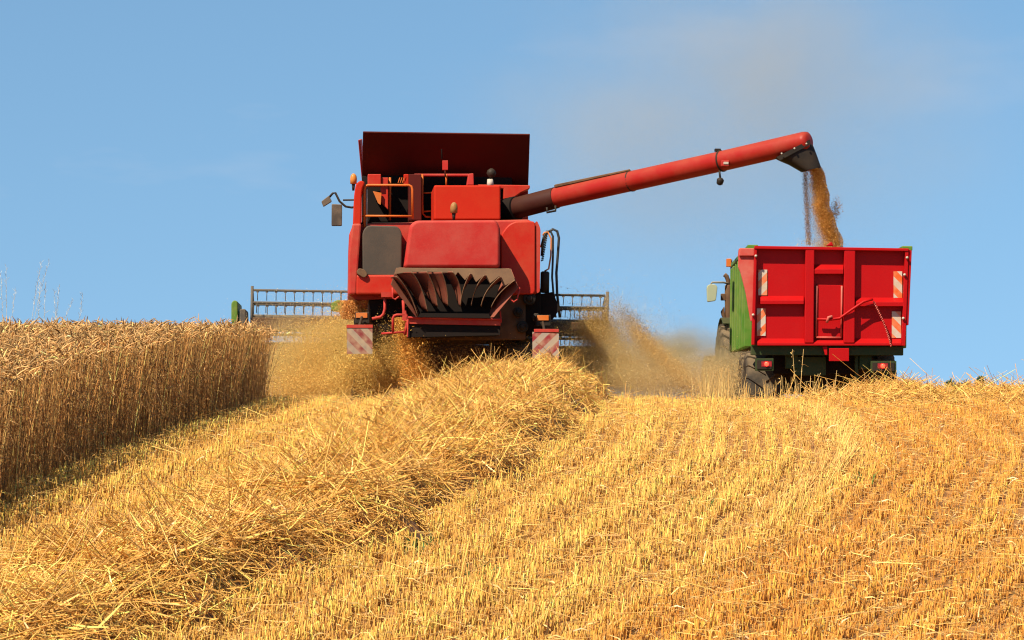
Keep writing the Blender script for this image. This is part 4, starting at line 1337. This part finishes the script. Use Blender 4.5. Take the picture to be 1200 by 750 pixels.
gold = (0.70, 0.44, 0.13); pale = (0.72, 0.55, 0.30); brown = (0.40, 0.21, 0.06)
S = Specks()
S.blob(348, 432, 24, 24, 43.5, 0.5, 60000, 0.0045, gold)
S.blob(398, 402, 32, 20, 43.0, 0.5, 90000, 0.0045, gold, -32)
S.blob(372, 425, 30, 22, 42.6, 0.5, 80000, 0.0045, gold, -20)
S.blob(430, 430, 24, 22, 41.8, 0.4, 90000, 0.0045, (0.64, 0.42, 0.12))
S.blob(405, 448, 52, 12, 41.8, 0.5, 90000, 0.0045, gold)
S.blob(425, 436, 20, 16, 40.35, 0.12, 34000, 0.006, (0.64, 0.42, 0.12))
S.blob(455, 428, 13, 22, 40.7, 0.2, 30000, 0.006, (0.48, 0.29, 0.08))
S.blob(350, 400, 30, 26, 44.5, 0.4, 16000, 0.004, pale)
S.build('chaff_cloud', 'golden cloud of chaff blowing out left of the harvester', 'chaff cloud')
S = Specks()
n = 26000
t = rng.random(n)
S.raw(474 + 18 * t + rng.normal(0, 6 + 5 * t, n), 372 + 80 * t, 40.2 + rng.normal(0, 0.12, n), 0.008, (0.70, 0.36, 0.08))
n = 9000; t = rng.random(n)
S.raw(412 + rng.normal(0, 6, n), 352 + 22 * t, 40.7 + rng.normal(0, 0.1, n), 0.008, (0.6, 0.28, 0.08))
S.blob(540, 425, 50, 14, 41.0, 0.5, 16000, 0.006, brown)
S.build('falling_chaff', 'orange stream of chopped straw falling beneath the left corner of the harvester', 'chaff')
S = Specks()
S.blob(698, 390, 14, 15, 43.0, 0.4, 60000, 0.0042, (0.66, 0.41, 0.12), 50)
S.blob(722, 410, 26, 9, 43.0, 0.4, 70000, 0.0042, (0.64, 0.38, 0.11), 48)
S.blob(752, 398, 24, 7, 42.5, 0.3, 30000, 0.0042, (0.64, 0.40, 0.14), 55)
S.blob(788, 430, 26, 6, 42.2, 0.3, 36000, 0.0042, (0.64, 0.38, 0.12), 45)
S.blob(748, 422, 46, 24, 43.0, 0.6, 110000, 0.0034, pale, 32)
S.blob(790, 440, 38, 18, 42.5, 0.6, 100000, 0.0034, pale, 20)
S.blob(768, 446, 58, 15, 42.0, 0.5, 130000, 0.0034, (0.66, 0.46, 0.2))
S.blob(690, 438, 22, 18, 42.6, 0.4, 36000, 0.0045, gold)
S.blob(720, 440, 30, 14, 42.6, 0.4, 30000, 0.005, gold)
S.blob(745, 380, 40, 20, 43.5, 0.6, 9000, 0.0036, pale, 30)
S.blob(700, 355, 30, 25, 43.5, 0.6, 1200, 0.005, pale)
S.blob(845, 440, 26, 15, 39.5, 0.5, 30000, 0.0034, (0.68, 0.46, 0.2))
S.blob(655, 420, 16, 16, 41.2, 0.3, 9000, 0.0045, gold)
S.build('chaff_cloud', 'tan streaky cloud of chaff and dust drifting between harvester and trailer', 'chaff cloud')
# grain pouring from the spout
S = Specks()
n = 110000
t = rng.random(n)
sway = 1.6 * np.sin(t * 9.0) + 1.0 * np.sin(t * 23.0)
xc = 952 + 19 * t + sway; hw = 9 + 5.6 * t
side = rng.normal(0.30, 0.42, n)
S.raw(xc + hw * np.clip(side, -1.0, 1.1) + rng.normal(0, 0.5, n), 197 + 94 * t + rng.normal(0, 1, n), 38.6 + 0.35 * t + rng.normal(0, 0.09, n), 0.0042, (0.72, 0.36, 0.085), 0.22)
n = 9000; t = rng.random(n)
S.raw(943.5 + 4.5 * t + rng.normal(0, 2.0, n), 199 + 88 * t, 38.6 + 0.3 * t + rng.normal(0, 0.08, n), 0.004, (0.28, 0.15, 0.06), 0.4)
n = 9000; t = rng.random(n)
S.raw(953 + 6 * t + rng.normal(0, 3.5, n), 215 + 74 * t, 38.7 + 0.3 * t + rng.normal(0, 0.1, n), 0.003, (0.75, 0.65, 0.5), 0.2)
S.blob(979, 246, 3.2, 7, 38.8, 0.08, 1500, 0.005, (0.35, 0.18, 0.06), 10)
S.blob(962, 286, 14, 4, 38.9, 0.2, 2500, 0.004, (0.6, 0.42, 0.22))
S.build('grain_stream', 'brown stream of grain pouring from the spout into the trailer', 'grain')

# thin dust hanging in the air: real volumes that thin out to nothing at their edges
def dust(px, py, d, rx, ry, rz_, dens, col, scale, label):
    m = bpy.data.materials.new('dust'); m.use_nodes = True
    n = m.node_tree.nodes; l = m.node_tree.links
    n.clear()
    out = n.new('ShaderNodeOutputMaterial'); pv = n.new('ShaderNodeVolumePrincipled')
    pv.inputs['Color'].default_value = (*col, 1); pv.inputs['Anisotropy'].default_value = 0.1
    t = n.new('ShaderNodeTexCoord')
    ln = n.new('ShaderNodeVectorMath'); ln.operation = 'LENGTH'; l.new(t.outputs['Object'], ln.inputs[0])
    mr = n.new('ShaderNodeMapRange'); mr.interpolation_type = 'SMOOTHERSTEP'
    mr.inputs['From Min'].default_value = 1.0; mr.inputs['From Max'].default_value = 0.0
    l.new(ln.outputs['Value'], mr.inputs['Value'])
    nz_ = n.new('ShaderNodeTexNoise'); nz_.inputs['Scale'].default_value = scale; nz_.inputs['Detail'].default_value = 4
    l.new(t.outputs['Object'], nz_.inputs['Vector'])
    m2 = n.new('ShaderNodeMapRange'); m2.inputs['From Min'].default_value = 0.38; m2.inputs['From Max'].default_value = 0.68
    l.new(nz_.outputs[0], m2.inputs['Value'])
    mu = n.new('ShaderNodeMath'); mu.operation = 'MULTIPLY'; l.new(mr.outputs[0], mu.inputs[0]); l.new(m2.outputs[0], mu.inputs[1])
    mv = n.new('ShaderNodeMath'); mv.operation = 'MULTIPLY'; mv.inputs[1].default_value = dens; l.new(mu.outputs[0], mv.inputs[0])
    l.new(mv.outputs[0], pv.inputs['Density']); l.new(pv.outputs[0], out.inputs['Volume'])
    b = MB()
    b.lathe([(-math.cos(a), max(0.01, math.sin(a))) for a in [math.pi * k / 12 for k in range(13)]], (0, 0, 0), (0, 0, 1), m, 20)
    o = b.build('dust_haze')
    o.location = P(px, py, d); o.scale = (rx, ry, rz_)
    tag(o, label, 'dust', kind='stuff')


SC.cycles.volume_step_rate = 4
SC.cycles.volume_max_steps = 64
dust(860, 125, 58, 8.4, 2.6, 5.4, 0.50, (0.94, 0.76, 0.54), 1.5, 'faint tan dust haze hanging in the sky behind the unloading pipe')
dust(775, 432, 42.6, 2.2, 1.3, 1.15, 5.0, (0.95, 0.73, 0.38), 2.2, 'pale dust haze low between the harvester and the trailer')
dust(385, 420, 43.2, 1.9, 1.3, 1.05, 5.0, (0.95, 0.70, 0.28), 2.0, 'golden dust haze low on the left of the harvester')

# ------------------------------------------------------------------ wild grass stalks above the wheat
def weeds():
    spec = [(5, 372, 3, 321), (8, 372, 9.5, 313), (10, 368, 20, 340), (34, 368, 51, 308), (36, 368, 60, 306), (44, 368, 49, 333), (50, 366, 56, 334), (60, 371, 88, 352), (64, 370, 71, 337), (66, 370, 66, 342), (88, 372, 99, 345)]
    for i, (x0, y0, x1, y1) in enumerate(spec):
        d = 26 + random.uniform(-1.2, 1.8)
        b0 = P(x0, y0, d); b0 = Vector((b0.x, b0.y, float(ground(b0.x, b0.y)))); tip = P(x1, y1, d + 0.1)
        root_x = b0.x - (tip.x - b0.x) * 0.5
        base = np.array([[root_x, b0.y, b0.z]])
        S_ = Strands()
        v = np.array([[(tip.x - root_x) * 0.3, 0.0, tip.z - b0.z]])
        bd = np.array([[(tip.x - root_x) * 0.7, 0.0, 0.0]])
        tone = np.array([[0.62, 0.55, 0.42]])
        S_.add(base, v, np.array([0.0024]), tone, bend=bd, prof=(1, 1, 0.9, 0.8, 0.6, 0.35), sides=4)
        n = 26
        t = np.linspace(0.72, 1.0, n)
        pb = base + v * t[:, None] + bd * (t[:, None] ** 2)
        vv = rng.normal(0, 0.016, (n, 3)); vv[:, 2] = rng.uniform(0.02, 0.045, n)
        S_.add(pb, vv, np.full(n, 0.0020), tone_of(n, (0.6, 0.55, 0.45), 0.15, 0.03), prof=(0.4, 1, 0.2), sides=3)
        o = S_.build('grass_stalk', M['straw'])
        tag(o, 'thin pale grass stalk rising above the standing wheat', 'grass stalk', 'pale grass stalks above the wheat')
    # tall uncut stalks in front of trailer and along the crest
    spec = [(935, 460, 927, 409, 29.5), (937, 458, 940, 409, 29.5), (977, 452, 979, 434, 29.5), (945, 456, 960, 437, 29.5), (915, 462, 914, 440, 29.5)]
    for i, (x0, y0, x1, y1, d) in enumerate(spec):
        b0 = P(x0, y0, d); b0.z = float(ground(b0.x, b0.y)); tip = P(x1, y1, d)
        S_ = Strands(); tone = np.array([[0.70, 0.47, 0.17]])
        v = np.array([[(tip - b0).x, 0.02, (tip - b0).z]])
        S_.add(np.array([b0[:]]), v, np.array([0.0042]), tone, bend=np.array([[0.02, 0, 0]]), prof=(1, 1, 0.9, 0.6), sides=4)
        n = 6; t = rng.uniform(0.3, 0.95, n)
        vv = np.stack([rng.normal(0, 0.06, n), rng.normal(0, 0.05, n), rng.uniform(0.0, 0.08, n)], -1)
        S_.add(np.array([b0[:]]) + v * t[:, None], vv, np.full(n, 0.004), tone_of(n, (0.68, 0.46, 0.17), 0.2), bend=np.stack([np.zeros(n), np.zeros(n), np.full(n, -0.05)], -1), prof=(1, 1, 0.2), sides=2)
        o = S_.build('straw_stalk', M['straw'])
        tag(o, 'tall uncut straw stalk standing on the crest before the trailer', 'straw stalk', 'tall stalks before the trailer')
    # ragged tufts on the crest
    S_ = Strands()
    for (cx_, hgt, n, wd) in ((826, 22, 26, 10), (850, 24, 40, 14), (838, 16, 30, 16), (872, 12, 24, 12), (900, 14, 26, 16), (930, 16, 24, 14), (960, 14, 22, 20), (700, 14, 18, 20), (770, 8, 24, 40)):
        px = cx_ + rng.normal(0, wd * 0.45, n); d = rng.uniform(29.5, 32, n)
        x = (px - 600) / F * d; z = ground(x, d)
        h = hgt / F * d * rng.uniform(0.5, 1.4, n) + 0.16
        lean = rng.normal(0, 0.13, (n, 2))
        S_.add(np.stack([x, d, z], -1), np.stack([lean[:, 0] * h, lean[:, 1] * h, h], -1), rng.uniform(0.003, 0.0048, n), tone_of(n, (0.72, 0.47, 0.16), 0.18), prof=(1, 0.9, 0.5), sides=3)
    o = S_.build('stubble_tufts', M['straw'])
    tag(o, 'ragged taller straw tufts along the crest between the machines', 'straw tufts', kind='stuff')


weeds()

# ------------------------------------------------------------------ far trees beyond the crest
def far_tree(px, top, d, cw, label):
    zt_ = CZ + (HY - top) / F * d
    x = (px - 600) / F * d
    gz = float(ground(x, d)); Ht = zt_ - gz
    rt = bpy.data.objects.new('broadleaf_tree', None); COL.objects.link(rt); rt.location = (x, d, gz)
    tag(rt, label, 'tree', 'trees beyond the crest')
    b = MB(); b.tube([(0, 0, -0.2), (0.05, 0, Ht * 0.3), (0.0, 0.1, Ht * 0.6), (0.1, 0, Ht * 0.85)], [0.28, 0.2, 0.13, 0.04], M['bark'], 8)
    for k in range(6):
        a = k * 1.05; h0 = Ht * (0.35 + 0.07 * k)
        b.tube([(0, 0, h0), (math.cos(a) * cw * 0.35, math.sin(a) * cw * 0.35, h0 + Ht * 0.14)], [0.1, 0.03], M['bark'], 6)
    b.build('trunk', rt)
    n = 5000
    cl = rng.normal(0, 1, (26, 3)); cl /= np.linalg.norm(cl, axis=1, keepdims=True); cl *= (rng.random((26, 1)) ** 0.4)
    c = cl[rng.integers(0, 26, n)] * np.array([[cw * 0.5, cw * 0.5, Ht * 0.30]]) + rng.normal(0, 1, (n, 3)) * cw * 0.10
    c[:, 2] += Ht * 0.66
    c[:, 2] = np.minimum(c[:, 2], Ht)
    t = rng.normal(size=(n, 3)); t /= np.linalg.norm(t, axis=1, keepdims=True)
    u = np.cross(t, rng.normal(size=(n, 3))); u /= np.linalg.norm(u, axis=1, keepdims=True)
    s_ = 0.16
    V = np.stack([c - t * s_, c + u * s_ * 0.6, c + t * s_, c - u * s_ * 0.6], 1).reshape(-1, 3)
    o = np_mesh('crown', V, np.arange(4 * n).reshape(n, 4), np.repeat(tone_of(n, (0.075, 0.11, 0.035), 0.3, 0.1), 4, 0), M['leaf'], False)
    o.parent = rt


for px, top, d, cw, lab in ((1068, 443, 300, 3.4, 'distant tree top showing beside the trailer'), (1119, 439, 310, 2.6, 'small rounded distant tree top in the middle of its group'), (1133, 440, 330, 3.0, 'broader distant tree top right of the small rounded one'),
                            (1149, 440.5, 320, 2.2, 'narrow distant tree top nearest the right edge')):
    far_tree(px, top, d, cw, lab)
